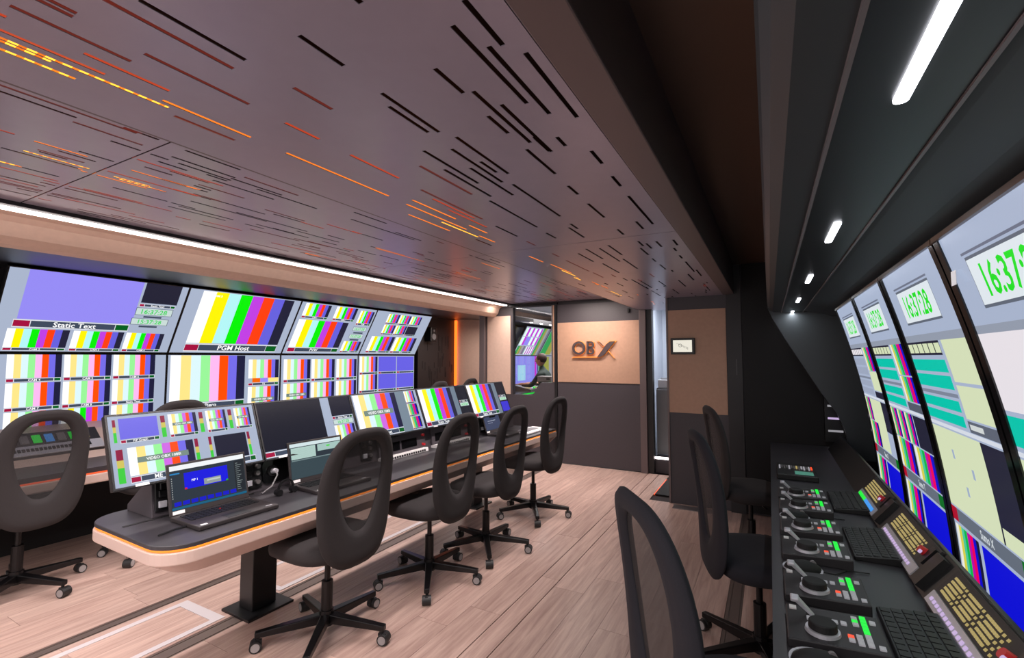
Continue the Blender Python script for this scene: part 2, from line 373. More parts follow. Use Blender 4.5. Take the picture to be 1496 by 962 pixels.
# door with window
d1 = struct(thing('door_1', 'charcoal door with a tall window into the next room', 'door', (0, 0, 0))); del d1['category']
pf = [(-3.16, .01), (-2.50, .01), (-2.50, 2.07), (-2.535, 2.07), (-2.535, 1.04), (-2.70, 1.035), (-2.76, .98), (-2.80, .90), (-2.84, .868), (-3.125, .868), (-3.125, 2.07), (-3.16, 2.07)]
B().prism(pf, 'y', YE, YE + .06).build('door_leaf', 'charcoal', d1)
B().prism([(-3.14, .85), (-2.52, .85), (-2.52, 2.07), (-3.14, 2.07)], 'y', YE + .028, YE + .032).build('window_pane', 'glass', d1)
box('window_trim', 'metal', -2.545, -2.533, YE - .006, YE, 1.04, 2.07, d1)
box('window_trim', 'matte_black', -3.13, -3.12, YE - .006, YE, .868, 2.07, d1)
box('door_jamb', 'black', -2.50, -2.465, YE - .01, YE + .1, 0, 2.1, d1)
box('jamb_strip', 'beige_dk', -2.525, -2.505, YE - .004, YE, 1.05, 2.07, d1)
# sliding door with the logo
d2 = struct(thing('door_2', 'charcoal sliding door with beige band and raised letters', 'door')); del d2['category']
box('door_leaf', 'charcoal', -2.46, -1.38, YE, YE + .06, .01, 2.07, d2)
box('door_band', 'beige_dk', -2.455, -1.385, YE - .008, YE, 1.055, 1.831, d2)
box('door_frame', 'ceil_frame', -1.38, -1.30, YE - .03, YE + .1, 0, 2.07, d2, bevel=.004)
box('door_frame', 'black', -1.30, -1.235, YE, YE + .1, 0, 2.07, d2)
box('ceiling_hook', 'black', -1.52, -1.50, YE - .03, YE, 1.93, 1.98, d2)
# logo
lg = thing('wall_logo', 'dark raised letters with glowing orange edge on the beige door band', 'logo', (-2.243, YE - .008, 1.41))
def ring(cx, cz, ro, ri, y0, y1, n=40):
    b = B(); vs = []
    for r in (ro, ri):
        for y in (y0, y1):
            for k in range(n): vs.append((cx + r * math.cos(2 * PI * k / n), y, cz + r * math.sin(2 * PI * k / n)))
    fs = []
    for k in range(n):
        j = (k + 1) % n
        fs += [(k, j, 2 * n + j, 2 * n + k), (n + k, n + j, 3 * n + j, 3 * n + k), (k, j, n + j, n + k), (2 * n + k, 2 * n + j, 3 * n + j, 3 * n + k)]
    return b.add(vs, fs)
ring(.09, .085, .088, .058, -.03, -.012).build('letter_o', 'logo', lg)
ring(.09, .085, .094, .053, -.012, 0).build('letter_glow', 'copper', lg)
def extr(pts, y0, y1, name, m):
    return B().prism(pts, 'y', y0, y1).build(name, m, lg)
def bshape(g):
    b = B().box(.197 - g, .228 + g, 0, .01, 0 - g, .17 + g)
    for cz, r in ((.045, .045), (.127, .043)):
        n = 20; vs = []
        for ro in (r + g, r - .026 - g):
            for y in (0, .01):
                for k in range(n + 1):
                    a = -PI / 2 + PI * k / n; vs.append((.255 + max(.004, ro) * math.cos(a), y, cz + max(.004, ro) * math.sin(a)))
        q = n + 1; fs = []
        for k in range(n): fs += [(k, k + 1, 2 * q + k + 1, 2 * q + k), (q + k, q + k + 1, 3 * q + k + 1, 3 * q + k), (k, k + 1, q + k + 1, q + k), (2 * q + k, 2 * q + k + 1, 3 * q + k + 1, 3 * q + k)]
        b.add(vs, fs)
        b.box(.22, .256, 0, .01, cz + r - .026 - g, cz + r + g).box(.22, .256, 0, .01, cz - r - g, cz - r + .026 + g)
    return b
bshape(0).build('letter_b', 'logo', lg, loc=(0, -.028, 0)); bshape(.005).build('letter_glow', 'copper', lg, loc=(0, -.012, 0))
extr([(.335, -.03), (.38, -.03), (.43, .0), (.565, .165), (.50, .165), (.455, .13)], -.03, -.012, 'letter_x', 'logo')
extr([(.322, -.036), (.382, -.036), (.435, -.006), (.585, .173), (.495, .173), (.448, .136)], -.012, 0, 'letter_glow', 'copper')
extr([(.335, .18), (.36, .165), (.425, .105), (.415, .095)], -.03, -.006, 'letter_x', 'copper')
extr([(.355, .165), (.375, .16), (.425, .11), (.418, .102)], -.034, -.03, 'letter_x', 'logo')
extr([(.475, .05), (.49, .04), (.56, -.045), (.545, -.035)], -.03, -.006, 'letter_x', 'copper')
extr([(0, -.048), (.02, -.036), (.34, -.036), (.34, -.024), (.03, -.026), (.0, -.034)], -.026, -.004, 'underline', 'copper')
# passage beside the door
ps = struct(box('wall_passage', 'pale_wall', -1.5, -.3, 7.3, 7.4, 0, 2.32), 'pale wall at the far end of the passage')
box('passage_side', 'pale_wall', -1.45, -1.4, 5.92, 7.3, 0, 2.32, ps); box('passage_side', 'pale_wall', -.75, -.7, 5.92, 7.3, 0, 2.32, ps)
box('passage_step', 'charcoal', -1.235, -.75, 5.88, 7.3, 0, .19, ps)
box('step_light', 'led_white', -1.23, -.86, 5.872, 5.88, .165, .19, ps)
box('lower_screen', 'glass_dark', -1.235, -.86, 6.0, 6.02, .2, .98, ps)
pc = thing('passage_shelf', 'narrow shelf above dark glass in the passage', 'shelf', (-1.05, 6.1, 0))
box('shelf_board', 'grey', -.185, .19, -.07, .2, .98, 1.0, pc); box('shelf_edge', 'lit_blue', 0, .19, -.074, -.07, .98, 1.0, pc)
ph = thing('desk_phone', 'small white box on the passage shelf', 'phone', (-1.08, 6.12, 1.0))
box('body', 'white', -.15, .14, -.05, .08, 0, .1, ph, bevel=.01); box('handset', 'silver', -.12, .08, -.03, .0, .1, .125, ph, bevel=.008)
box('antenna', 'grey', -.035, -.02, .05, .06, .1, .24, ph)
# right hand partition
wr = struct(box('wall_right_end', 'charcoal', -.865, .8, 4.75, 4.85, 0, 2.32), 'partition with a brown panel and a small wall display')
box('upper_panel', 'beige_dk', -.855, -.343, 4.74, 4.75, .853, 1.83, wr)
box('partition_edge', 'ceil_frame', -.872, -.855, 4.735, 4.75, 0, 2.3, wr)
box('partition_side', 'charcoal', -.872, -.8, 4.85, 5.95, 0, 2.32, wr)
box('dark_column', 'dark', -.335, -.214, 4.715, 4.75, 0, 2.3, wr)
box('black_door', 'matte_black', -.205, .75, 4.72, 4.75, .02, 2.3, wr)
box('pull', 'grey', -.262, -.258, 4.71, 4.715, 1.22, 1.36, wr)
td = thing('wall_display', 'small black framed wall display showing a line drawing on white', 'screen', (-.72, 4.74, 1.405))
box('frame', 'black', -.108, .108, -.03, 0, 0, .155, td, bevel=.004)
box('picture', emi('display_white', (245, 240, 225), .9), -.085, .085, -.0315, -.03, .022, .135, td)
sk = B(); 
for k in range(9): sk.box(-.05 + .012 * k, -.047 + .012 * k, -.033, -.0315, .10 - .007 * k, .108 - .005 * k)
ring(-.02, .085, .016, .013, -.033, -.0315, 16).build('drawing', 'grey', td); sk.build('drawing', 'grey', td)
wrt = struct(box('wall_right', 'matte_black', .78, .86, Y0, 4.75, 0, 2.32), 'black side wall behind the curved screens')

# overhead pod above the replay desk
pod = struct(B().prism([(-.005, 2.3), (-.005, 1.83), (0, 1.79), (.012, 1.765), (.035, 1.75), (.09, 1.748), (.255, 1.748), (.27, 1.744), (.36, 1.725), (.44, 1.70), (.47, 1.70), (.78, 1.70), (.78, 2.3)], 'y', Y0, 4.52).build('trim_2', 'pod', bevel=0), 'dark overhead pod above the replay desk')
box('light_channel', 'black', .10, .245, Y0, 4.5, 1.742, 1.748, pod)
box('channel_edge', 'grey', .094, .100, Y0, 4.5, 1.740, 1.748, pod); box('channel_edge', 'ceil_frame', .245, .251, Y0, 4.5, 1.738, 1.748, pod)
for i in range(6):
    y = -.22 + .93 * i
    lb_ = B().box(.163, .181, y - .115, y + .115, 1.738, 1.744); lb_.cyl((.172, y - .115, 1.738), (.172, y - .115, 1.744), .009, n=14).cyl((.172, y + .115, 1.738), (.172, y + .115, 1.744), .009, n=14)
    lb_.build('pod_light', 'led_pod', pod)
B().prism([(-.005, 2.3), (-.005, 1.80), (.03, 1.70), (.12, 1.52), (.35, 1.10), (.45, .94), (.50, .80), (.53, .60), (.78, .60), (.78, 2.3)], 'y', 4.44, 4.52).build('end_cheek', 'pod', pod)

# ------------------------------------------------------------------ screens
G = (165, 176, 198)
BR = [(255, 255, 255), (255, 238, 0), (175, 240, 240), (0, 235, 0), (188, 62, 222), (255, 62, 12), (100, 95, 216), (34, 34, 56)]
PL = [(255, 255, 255), (255, 226, 135), (216, 242, 246), (150, 240, 150), (255, 182, 236), (255, 76, 0), (114, 106, 228), (30, 30, 60)]
DK = [(225, 225, 215), (205, 200, 70), (70, 190, 150), (10, 175, 70), (180, 10, 160), (228, 0, 85), (15, 12, 195), (24, 24, 50)]
CL = (62, 72, 90); RT = (160, 14, 60); GT = (0, 92, 30); CREAM = (204, 214, 178); TEAL = (0, 188, 165); PUR = (146, 136, 238); BLK = (34, 34, 52)
class Scr:
    def __init__(s, w, h, curve=None): s.w = w; s.h = h; s.curve = curve; s.d = ([], [], []); s.t = ([], [], []); s.lay = 0
    def P(s, u, v, l):
        y = -.0002 * l
        if s.curve: 
            cy, cz = s.curve(v); return ((u - .5) * s.w, cy + y, cz)
        return ((u - .5) * s.w, y, v * s.h)
    def rect(s, u0, v0, u1, v1, c, l=1):
        V, F, K = s.d; n = max(1, round((v1 - v0) * 24)) if s.curve else 1
        for k in range(n):
            a = v0 + (v1 - v0) * k / n; b = v0 + (v1 - v0) * (k + 1) / n; i = len(V)
            V += [s.P(u0, a, l), s.P(u1, a, l), s.P(u1, b, l), s.P(u0, b, l)]; F.append((i, i + 1, i + 2, i + 3)); K.append(c)
    def text(s, t, u, v, hh, c, l=5, fit=None):   # centred at u, baseline v, cap height hh (fraction of h)
        vs, fs, w = text_tris(t); k = hh * s.h / .70; kx = k
        if fit and w * k > fit * s.w: kx = fit * s.w / w
        V, F, K = s.t; i = len(V)
        V += [s.P(u + (x - w / 2) * kx / s.w, v + y * k / s.h, l) for x, y in vs]; F += [tuple(q + i for q in f) for f in fs]; K += [c] * len(fs)
    def bars(s, u0, v0, u1, v1, pal=BR, l=2):
        for k in range(8): s.rect(u0 + (u1 - u0) * k / 8, v0, u0 + (u1 - u0) * (k + 1) / 8, v1, pal[k], l)
    def cap(s, u0, v0, u1, v1, t=None, l=2):
        e = (v1 - v0) * .12; q = (u1 - u0) * .13
        s.rect(u0, v0, u1, v1, (222, 224, 232), l); s.rect(u0 + .003, v0 + e, u0 + q, v1 - e, RT, l + 1); s.rect(u1 - q, v0 + e, u1 - .003, v1 - e, GT, l + 1)
        s.rect(u0 + q + .004, v0 + e, u1 - q - .004, v1 - e, CL, l + 1)
        if t: s.text(t, (u0 + u1) / 2, v0 + (v1 - v0) * .2, (v1 - v0) * .62, (250, 250, 250), fit=(u1 - u0) * .68)
    def tile(s, u0, v0, u1, v1, pal=BR, t='CAM', c=.14, over=None):
        m = v0 + (v1 - v0) * c; s.bars(u0, m + .004, u1, v1, pal); s.cap(u0, v0, u1, m, t)
        if over: s.rect(u0 + (u1 - u0) * .12, m + (v1 - m) * .42, u0 + (u1 - u0) * .86, m + (v1 - m) * .56, (110, 130, 120), 3); s.text('VIDEO OBX 1080i', (u0 + u1) / 2, m + (v1 - m) * .455, (v1 - m) * .07, (255, 255, 255), fit=(u1 - u0) * .6)
    def clock(s, u0, v0, u1, v1, c=(60, 205, 90), bg=(196, 214, 210), t='16:37:28'):
        s.rect(u0, v0, u1, v1, (90, 98, 112), 2); s.rect(u0 + .004, v0 + .006, u1 - .004, v1 - .006, bg, 3)
        s.text(t, (u0 + u1) / 2, v0 + (v1 - v0) * .2, (v1 - v0) * .6, c, fit=(u1 - u0) * .85)
    def meter(s, u0, v0, u1, v1):
        u1 = u0 + (u1 - u0) * .7
        m = (v0 + v1) / 2; s.rect(u0, v0, u1, m - .02, (60, 200, 60), 2); s.rect(u0, m - .02, u1, m + (v1 - v0) * .18, (205, 190, 90), 2); s.rect(u0, m + (v1 - v0) * .18, u1, v1, (140, 25, 60), 2)
    def finish(s, parent):
        o = None
        for nm, (V, F, K), m in (('screen', s.d, 'screen'), ('caption', s.t, 'caption')):
            if not F: continue
            me = bpy.data.meshes.new(nm); me.from_pydata(V, [], F); at = me.attributes.new('Col', 'FLOAT_COLOR', 'FACE')
            buf = []
            for c in K: buf += [*lin(c), 1]
            at.data.foreach_set('color', buf); me.materials.append(M[m])
            ob = bpy.data.objects.new(nm, me); COL.objects.link(ob); ob.parent = parent if o is None else o
            if nm == 'caption': ob['kind'] = 'stuff'
            if o is None: o = ob
        return o
def monitor(label, w, h, loc, tilt, rz, fill, bez=.008, group=None, name='wall_monitor', depth=.04):
    t = thing(name, label, 'monitor', loc, (tilt, 0, rz), group)
    box('housing', 'black', -w / 2 - bez, w / 2 + bez, .004, depth, -bez, h + bez, t, bevel=.004)
    b = B().box(-w / 2 - bez, -w / 2, -.004, .004, -bez, h + bez).box(w / 2, w / 2 + bez, -.004, .004, -bez, h + bez).box(-w / 2, w / 2, -.004, .004, -bez, 0).box(-w / 2, w / 2, -.004, .004, h, h + bez)
    b.build('bezel', 'black', t)
    s = Scr(w, h); s.rect(0, 0, 1, 1, G, 0); fill(s); s.finish(t); return t

def uA(s):
    s.rect(.09, .405, .70, 1, PUR); s.cap(.075, .30, .69, .40, 'Static Text')
    for i, (a, b) in enumerate(((.06, .365), (.385, .675), (.69, .94))): s.tile(a, .01, b, .285 if i < 2 else .285, BR, ('CAM 2', 'CAM 3', 'CAM 4')[i], .13)
    s.rect(.715, .72, .955, 1, BLK); s.cap(.71, .665, .95, .705, 'Static Text'); s.clock(.70, .545, .945, .65); s.rect(.76, .51, .88, .535, CL, 2); s.clock(.69, .405, .935, .50, t='15:37:28'); s.rect(.75, .37, .87, .395, CL, 2)
def uB(s):
    s.bars(.10, .16, .93, .985); s.cap(.10, .02, .93, .15, 'PGM Host'); s.text('CAM 3', .22, .91, .03, (255, 255, 255))
def uC(s):
    s.tile(.05, .70, .36, .98, BR, 'CAM 1'); s.tile(.43, .70, .72, .98, BR, 'CAM 2'); s.tile(.77, .64, .98, .95, BR, 'PGM')
    s.bars(.04, .13, .67, .67); s.cap(.04, .03, .67, .12, 'PVW'); s.clock(.76, .51, .96, .60); s.rect(.79, .455, .93, .485, CL); s.clock(.75, .35, .95, .44, t='15:37:28'); s.rect(.78, .30, .91, .33, CL); s.tile(.71, .03, .97, .28, BR, 'CAM 6')
def uD(s):
    for i in range(3):
        for j in range(2):
            a = .20 + .21 * i; v = .72 - .25 * j
            if i == 2 and j == 1: s.rect(a, v + .03, a + .2, v + .23, BLK); s.cap(a, v, a + .2, v + .03)
            else: s.tile(a, v, a + .2, v + .23, BR, None, .14)
    s.tile(.08, .03, .48, .42, BR, 'ISO 1', .12); s.tile(.50, .03, .90, .42, BR, 'ISO 2', .12)
def lA(s):
    for i, (a, b) in enumerate(((.09, .36), (.372, .64), (.652, .925))):
        s.tile(a, .685, b, 1, PL, 'CAM ' + str(4 + i), .13); s.tile(a, .355, b, .675, PL, ('CAM 7', 'CAM 8', 'Static Text')[i], .13); s.tile(a, .02, b, .345, PL if i != 1 else [PL[0], BR[1], PL[2], BR[3], BR[4], PL[5], PL[6], PL[7]], 'Static Text', .10)
def lB(s):
    s.bars(.02, .30, .645, .995, PL); s.cap(.02, .20, .645, .29, '1 Piero'); s.rect(.02, .02, .645, .18, (120, 135, 150))
    s.bars(.68, .62, .99, .93, PL); s.rect(.72, .55, .80, .62, (240, 100, 0), 3); s.rect(.80, .55, .88, .62, PUR, 3); s.rect(.88, .55, .99, .62, PL[1], 3); s.cap(.68, .50, .99, .545, 'TX'); s.tile(.68, .02, .99, .48, PL, 'TX', .1, 1)
def lC(s):
    for i, (a, b) in enumerate(((.03, .345), (.36, .665), (.69, .985))): s.tile(a, .52, b, .93, PL, None, .12); s.tile(a, .05, b, .50, PL if i else PL, None, .1, over=(i == 0))
def lD(s):
    for i, (a, b) in enumerate(((.02, .31), (.33, .645), (.66, .99))):
        for v in (.60, .22):
            if i == 0: s.tile(a, v, b, v + .38, PL, None, .13)
            else: s.rect(a, v + .055, b, v + .38, (100, 94, 222)); s.cap(a, v, b, v + .05)
R90 = PI / 2
LW, LH = 1.19, .675
names = ['first', 'second', 'third', 'fourth']
ul = ['tilted wall monitor with a large violet picture above three colour bar tiles', 'tilted wall monitor filled by colour bars captioned PGM Host', 'tilted wall monitor with small bars above a large PVW bar picture', 'rightmost tilted wall monitor with a three by two grid of small bars']
ll = ['upright wall monitor with a grid of nine pale colour bar tiles', 'upright wall monitor with large pale colour bars captioned 1 Piero', 'upright wall monitor with two rows of three pale bar tiles', 'rightmost upright wall monitor with four plain violet blue tiles']
for i in range(4):
    yc = 1.225 + 1.208 * (i + .5)
    monitor(ul[i], LW, LH + .02, (-5.09, yc, 1.425), math.radians(30), R90, (uA, uB, uC, uD)[i], group='video wall monitors')
    monitor(ll[i], LW, LH + .005, (-5.1, yc, .72), 0, R90, (lA, lB, lC, lD)[i], group='video wall monitors')
spk = thing('loudspeaker', 'small black loudspeaker on the dark slotted panel beside the video wall', 'loudspeaker', (-5.08, 6.36, 1.64), (0, 0, R90))
box('cabinet', 'black', -.08, .08, -.14, 0, 0, .24, spk, bevel=.012); B().cyl((0, -.14, .08), (0, -.148, .08), .055, .05, 20).build('cone', 'grey', spk); B().cyl((0, -.14, .18), (0, -.146, .18), .022, .02, 16).build('tweeter', 'grey', spk)

# ------------------------------------------------------------------ left desk with engineering panels
ld = thing('engineering_desk', 'long beige edged desk with dark top below the video wall', 'desk')
B().prism([(-3.90, .66), (-4.95, .66), (-4.95, .625), (-3.90, .625)], 'y', -.6, 6.2).build('desktop', 'desktop', ld)
B().prism([(-3.885, .62), (-3.885, .56), (-4.0, .545), (-4.0, .62)], 'y', -.6, 6.2).build('fascia', 'fascia', ld, bevel=.008)
box('edge_light', 'led_edge_red', -3.893, -3.888, -.6, 6.2, .621, .629, ld)
B().prism([(-4.30, .66), (-4.55, .84), (-5.05, .84), (-5.05, .66)], 'y', -.6, 6.1).build('console_housing', 'fascia', ld)
box('modesty_panel', 'matte_black', -4.75, -4.7, -.6, 6.2, .0, .625, ld)
for y in (.2, 3.0, 5.8): box('leg', 'dark', -4.7, -4.5, y - .04, y + .04, 0, .625, ld)
def panel(label, loc, rot, L, D, cols, name='control_panel', group=None):
    t = thing(name, label, 'control panel', loc, rot, group)
    box('body', 'dark', -L / 2, L / 2, -.01, D, -.03, .012, t, bevel=.003)
    box('key_strip', 'silver', -L / 2, L / 2, -.008, D * .36, .012, .022, t, bevel=.002)
    n = 22; w = (L - .14) / n; first = None
    for k in range(n):
        x = -L / 2 + .07 + w * k
        if first is None: first = B().box(0, w * .7, 0, D * .12, 0, .005).build('key', 'key', t, loc=(x, D * .1, .022))
        else:
            c = first.copy(); COL.objects.link(c); c.parent = t; c.location = (x, D * .1, .022)
    for k, c in enumerate(cols):
        x = -L / 2 + .05 + (L - .1) * (k + .5) / len(cols)
        box('button_block', c, x - .022, x + .022, D * .5, D * .85, .012, .017, t)
    return t
sl = math.atan2(.18, .25)
for i, (y, c) in enumerate(((1.38, ['lit_violet', 'lit_red', 'grey', 'lit_green', 'lit_blue', 'grey', 'lit_green', 'lit_yellow']), (2.62, ['grey', 'lit_green', 'grey', 'lit_blue']), (4.3, ['grey', 'lit_white', 'grey', 'lit_red']))):
    panel(('silver keyed vision panel with coloured buttons behind the leftmost chair', 'silver keyed panel behind the second chair of the engineering desk', 'silver keyed panel at the far end of the engineering desk')[i], (-4.36, y, .715), (sl, 0, R90), .62, .22, c, group='engineering desk panels')
pk = thing('keypad_display', 'small black keypad with bright strip display below the third wall monitor', 'keypad', (-4.4, 4.15, .80), (.5, 0, R90))
box('body', 'black', -.32, .32, 0, .03, 0, .14, pk); kb = B()
for i in range(6):
    for j in range(4): kb.box(-.29 + .032 * i, -.265 + .032 * i, -.004, 0, .015 + .03 * j, .038 + .03 * j)
kb.build('keys', 'lit_white', pk)['kind'] = 'stuff'; box('display', 'lit_violet', -.06, .28, -.004, 0, .02, .12, pk)
pst = thing('perforated_strip', 'pale perforated strip behind the desk monitors', 'strip', (-4.3, 2.95, .80), (0, 0, 0))
box('bar', 'fascia', -.03, .03, -.5, .5, 0, .06, pst); hb = B()
for k in range(40): hb.box(-.0, .031, -.49 + .0245 * k, -.478 + .0245 * k, .02, .045)
hb.build('holes', 'dark', pst)['kind'] = 'stuff'

# ------------------------------------------------------------------ production desk
DR = math.radians(-1.4)     # the desk stands very slightly askew to the room
pd = thing('production_desk', 'long control desk with dark top, beige front and amber edge light', 'desk', (-1.955, .95, 0), (0, 0, DR))
# local: x from 0 (front) to -.70, y along 0..3.45
def rrect(x0, x1, y0, y1, r, corners):
    out = []
    for cx, cy, a0, on in ((x1 - r, y0 + r, -90, corners[0]), (x1 - r, y1 - r, 0, corners[1]), (x0 + r, y1 - r, 90, corners[2]), (x0 + r, y0 + r, 180, corners[3])):
        if on:
            for k in range(9): a = math.radians(a0 + 90 * k / 8); out.append((cx + r * math.cos(a), cy + r * math.sin(a)))
        else: out.append(((x1 if a0 in (-90, 0) else x0), (y0 if a0 in (-90, 180) else y1)))
    return out
PL_ = 3.42
B().prism(rrect(-.70, 0, 0, PL_, .13, (1, 0, 0, 1)), 'z', .655, .672).build('desktop', 'desktop', pd, bevel=.003)
B().prism(rrect(-.695, -.003, .003, PL_, .128, (1, 0, 0, 1)), 'z', .648, .655).build('edge_light', 'led_edge', pd)
top = rrect(-.70, .004, -.004, PL_, .13, (1, 0, 0, 1)); bot = rrect(-.66, -.06, .09, PL_ - .02, .10, (1, 0, 0, 1)); n = len(top)
mid = [(x, y, .645) for x, y in top] + [(x * 1.0, y, .60) for x, y in top] + [(x, y, .535) for x, y in bot]
B().add(mid, [(k, (k + 1) % n, n + (k + 1) % n, n + k) for k in range(n)] + [(n + k, n + (k + 1) % n, 2 * n + (k + 1) % n, 2 * n + k) for k in range(n)] + [tuple(range(n)), tuple(range(3 * n - 1, 2 * n - 1, -1))]).build('fascia', 'fascia', pd, bevel=.004)
for y in (.75, 2.85):
    lg_ = box('leg', 'black', -.66, -.54, y - .07, y + .07, .012, .54, pd, bevel=.005)
    box('foot_plate', 'black', -.72, -.47, y - .13, y + .13, 0, .012, lg_)
box('cable_tray', 'black', -.62, -.3, .9, 2.7, .47, .535, pd)
# sloped console carrying the monitors
B().prism([(-.445, .672), (-.465, .835), (-.50, .835), (-.68, .70), (-.68, .672)], 'y', .15, 3.35).build('console_housing', 'charcoal', pd, bevel=.003)
box('cable_slot', 'matte_black', -.44, -.425, .04, .60, .6715, .674, pd)
SLOPE = math.atan2(.163, .02)
def on_console(y, d=.0): return (-.445 - .02 * d, y, .672 + .163 * d)
# connector plates, sockets and control units on the slope
def place(o): o.parent = None; o.matrix_world = Matrix.Translation((-1.955, .95, 0)) @ Matrix.Rotation(DR, 4, 'Z') @ o.matrix_basis
PDM = Matrix.Translation((-1.955, .95, 0)) @ Matrix.Rotation(DR, 4, 'Z')
def desk_thing(name, label, cat, y, x, z, rx, group=None, rzl=R90):
    t = thing(name, label, cat, group=group); m = PDM @ Matrix.Translation((x, y, z)) @ Matrix.Rotation(rzl, 4, 'Z') @ Matrix.Rotation(rx, 4, 'X')
    t.location = m.to_translation(); t.rotation_euler = m.to_euler(); return t
conn_l = ['connector plate with metal jacks left of the first laptop', 'connector plate with metal jacks between the first two laptops', 'connector plate with silver jacks seen behind the nearest chair', 'connector plate with silver jacks below the last desk monitor']
for i, y in enumerate((.21, .60, 1.38, 2.78)):
    c = desk_thing('connector_plate', conn_l[i], 'connector plate', y, *on_console(0, .15)[0::2], -(PI / 2 - SLOPE), 'connector plates on the console')
    box('plate', 'black', -.05, .05, -.012, 0, 0, .13, c, bevel=.003)
    for j, (x, z) in enumerate(((-.025, .03), (.02, .03), (-.025, .075), (.02, .075), (-.02, .108), (.025, .108))):
        if j % 2: B().cyl((x, -.012, z), (x, -.03, z), .012, n=12).build('jack', 'metal', c)
        else: box('jack', 'black' if j else 'silver', x - .015, x + .015, -.026, -.012, z - .014, z + .014, c, bevel=.002)
for i, y in enumerate((.73, 2.60)):
    c = desk_thing('socket_box', ('black recessed power socket with plug beside the second laptop', 'black recessed power socket below the fourth desk monitor')[i], 'socket', y, *on_console(0, .2)[0::2], -(PI / 2 - SLOPE), 'power sockets on the console')
    B().prism(rrect(-.075, .075, 0, .12, .03, (1, 1, 1, 1)), 'y', -.012, 0).build('surround', 'gloss_black', c)
    B().cyl((-.02, -.012, .06), (-.02, -.02, .06), .03, .028, 18).build('socket', 'matte_black', c); B().cyl((-.02, -.02, .06), (-.02, -.05, .06), .016, .012, 12).build('plug', 'black' if i else 'silver', c)
    B().tube([(-.02, -.05, .06), (-.03, -.07, .04), (-.07, -.08, -.01), (-.12, -.07, -.035)], .004).build('cable', 'grey', c)
for i, y in enumerate((1.72, 2.28)):
    c = desk_thing('talkback_panel', ('talkback panel with white key strip and red knobs right of the nearest chair', 'talkback panel with silver strip seen through the second chair back')[i], 'control panel', y, *on_console(0, -.1)[0::2], -(PI / 2 - SLOPE), 'talkback panels on the console')
    box('body', 'charcoal', -.24, .24, -.018, 0, .03, .165, c, bevel=.003)
    box('key_strip', 'white', -.24, .22, -.06, -.0, .0, .036, c, bevel=.003)
    for k in range(16): box('key', 'key', -.19 + .024 * k, -.175 + .024 * k, -.063, -.06, .012, .026, c)
    for x in (-.12, .06):
        box('display', 'gloss_black', x - .08, x + .08, -.022, -.018, .06, .12, c)
    for z in (.06, .13): B().cyl((.205, -.018, z), (.205, -.04, z), .01, n=12).build('knob', 'red', c)
# desk monitors
def over(s, u0, u1, v0, v1):
    s.rect(u0, v0, u1, v1, (118, 138, 128), 3); s.text('VIDEO OBX 1080i', (u0 + u1) / 2, v0 + (v1 - v0) * .25, (v1 - v0) * .5, (255, 255, 255), fit=(u1 - u0) * .8)
PB = PL[:4] + [(205, 105, 225)] + PL[5:]
def p0(s):
    s.meter(.025, .62, .05, .95); s.rect(.06, .66, .29, .96, (112, 106, 224)); s.cap(.06, .60, .29, .65, 'PiP Graph')
    for a, b in ((.36, .55), (.62, .77), (.84, .97)): s.tile(a, .60, b, .96, PB, None, .12, 1); s.meter(a - .05, .62, a - .01, .95)
    s.meter(.025, .05, .08, .52); s.bars(.09, .13, .50, .53, PB); over(s, .14, .46, .30, .38); s.cap(.09, .03, .52, .12, 'ME 1 LED'); s.meter(.51, .13, .545, .53)
    s.meter(.61, .13, .64, .53); s.rect(.65, .13, .90, .53, (26, 27, 46)); s.meter(.91, .13, .94, .53); s.cap(.60, .03, .95, .12, None)
def p1(s):
    s.rect(0, .12, .645, 1, (20, 22, 34)); s.cap(.0, .01, .645, .11, 'Static Text'); s.rect(.745, .60, 1, 1, (24, 25, 40)); s.cap(.745, .53, .99, .59, 'Static Text'); s.clock(.745, .42, .99, .52); s.bars(.745, .02, .99, .40, PB)
def p2(s):
    s.bars(.02, .14, .64, .99, PB); over(s, .12, .55, .50, .62); s.cap(.02, .01, .64, .13, 'Static Text'); s.rect(.64, 0, .79, 1, (118, 134, 148))
    for j in range(3): s.tile(.79, .02 + .325 * j, .96, .33 + .325 * j, DK if j < 2 else PB, None, .1)
def p3(s):
    s.bars(.01, .14, .66, .99, BR); s.cap(.01, .01, .66, .13, 'Static Text'); s.rect(.66, 0, .76, 1, (110, 125, 140)); s.rect(.76, 0, 1, 1, (22, 24, 34)); s.cap(.78, .52, .98, .58, 'Static'); s.clock(.78, .40, .98, .51)
def p4(s):
    p3(s); s.rect(.78, .04, .99, .36, (52, 46, 200), 3)
pl = ['desk monitor with audio meters and ME 1 LED caption, nearest the camera', 'desk monitor with a large black picture behind the second laptop', 'desk monitor with VIDEO OBX bars above the talkback panel', 'desk monitor with saturated bars, fourth along the desk', 'last desk monitor with bars and a blue patch at far end']
for i in range(5):
    m_ = PDM @ Matrix.Translation((-.385, -.02 + .645 * (i + .5), .846)); 
    t = monitor(pl[i], .625, .303, m_.to_translation(), math.radians(-22), R90 + DR, (p0, p1, p2, p3, p4)[i], .008, 'desk monitors', 'desk_monitor', .03)
    box('asset_sticker', 'white', -.245, -.195, -.0045, -.004, -.0075, .004, t)
    box('mount', 'black', -.05, .05, .03, .07, -.02, .2, t, bevel=.004)
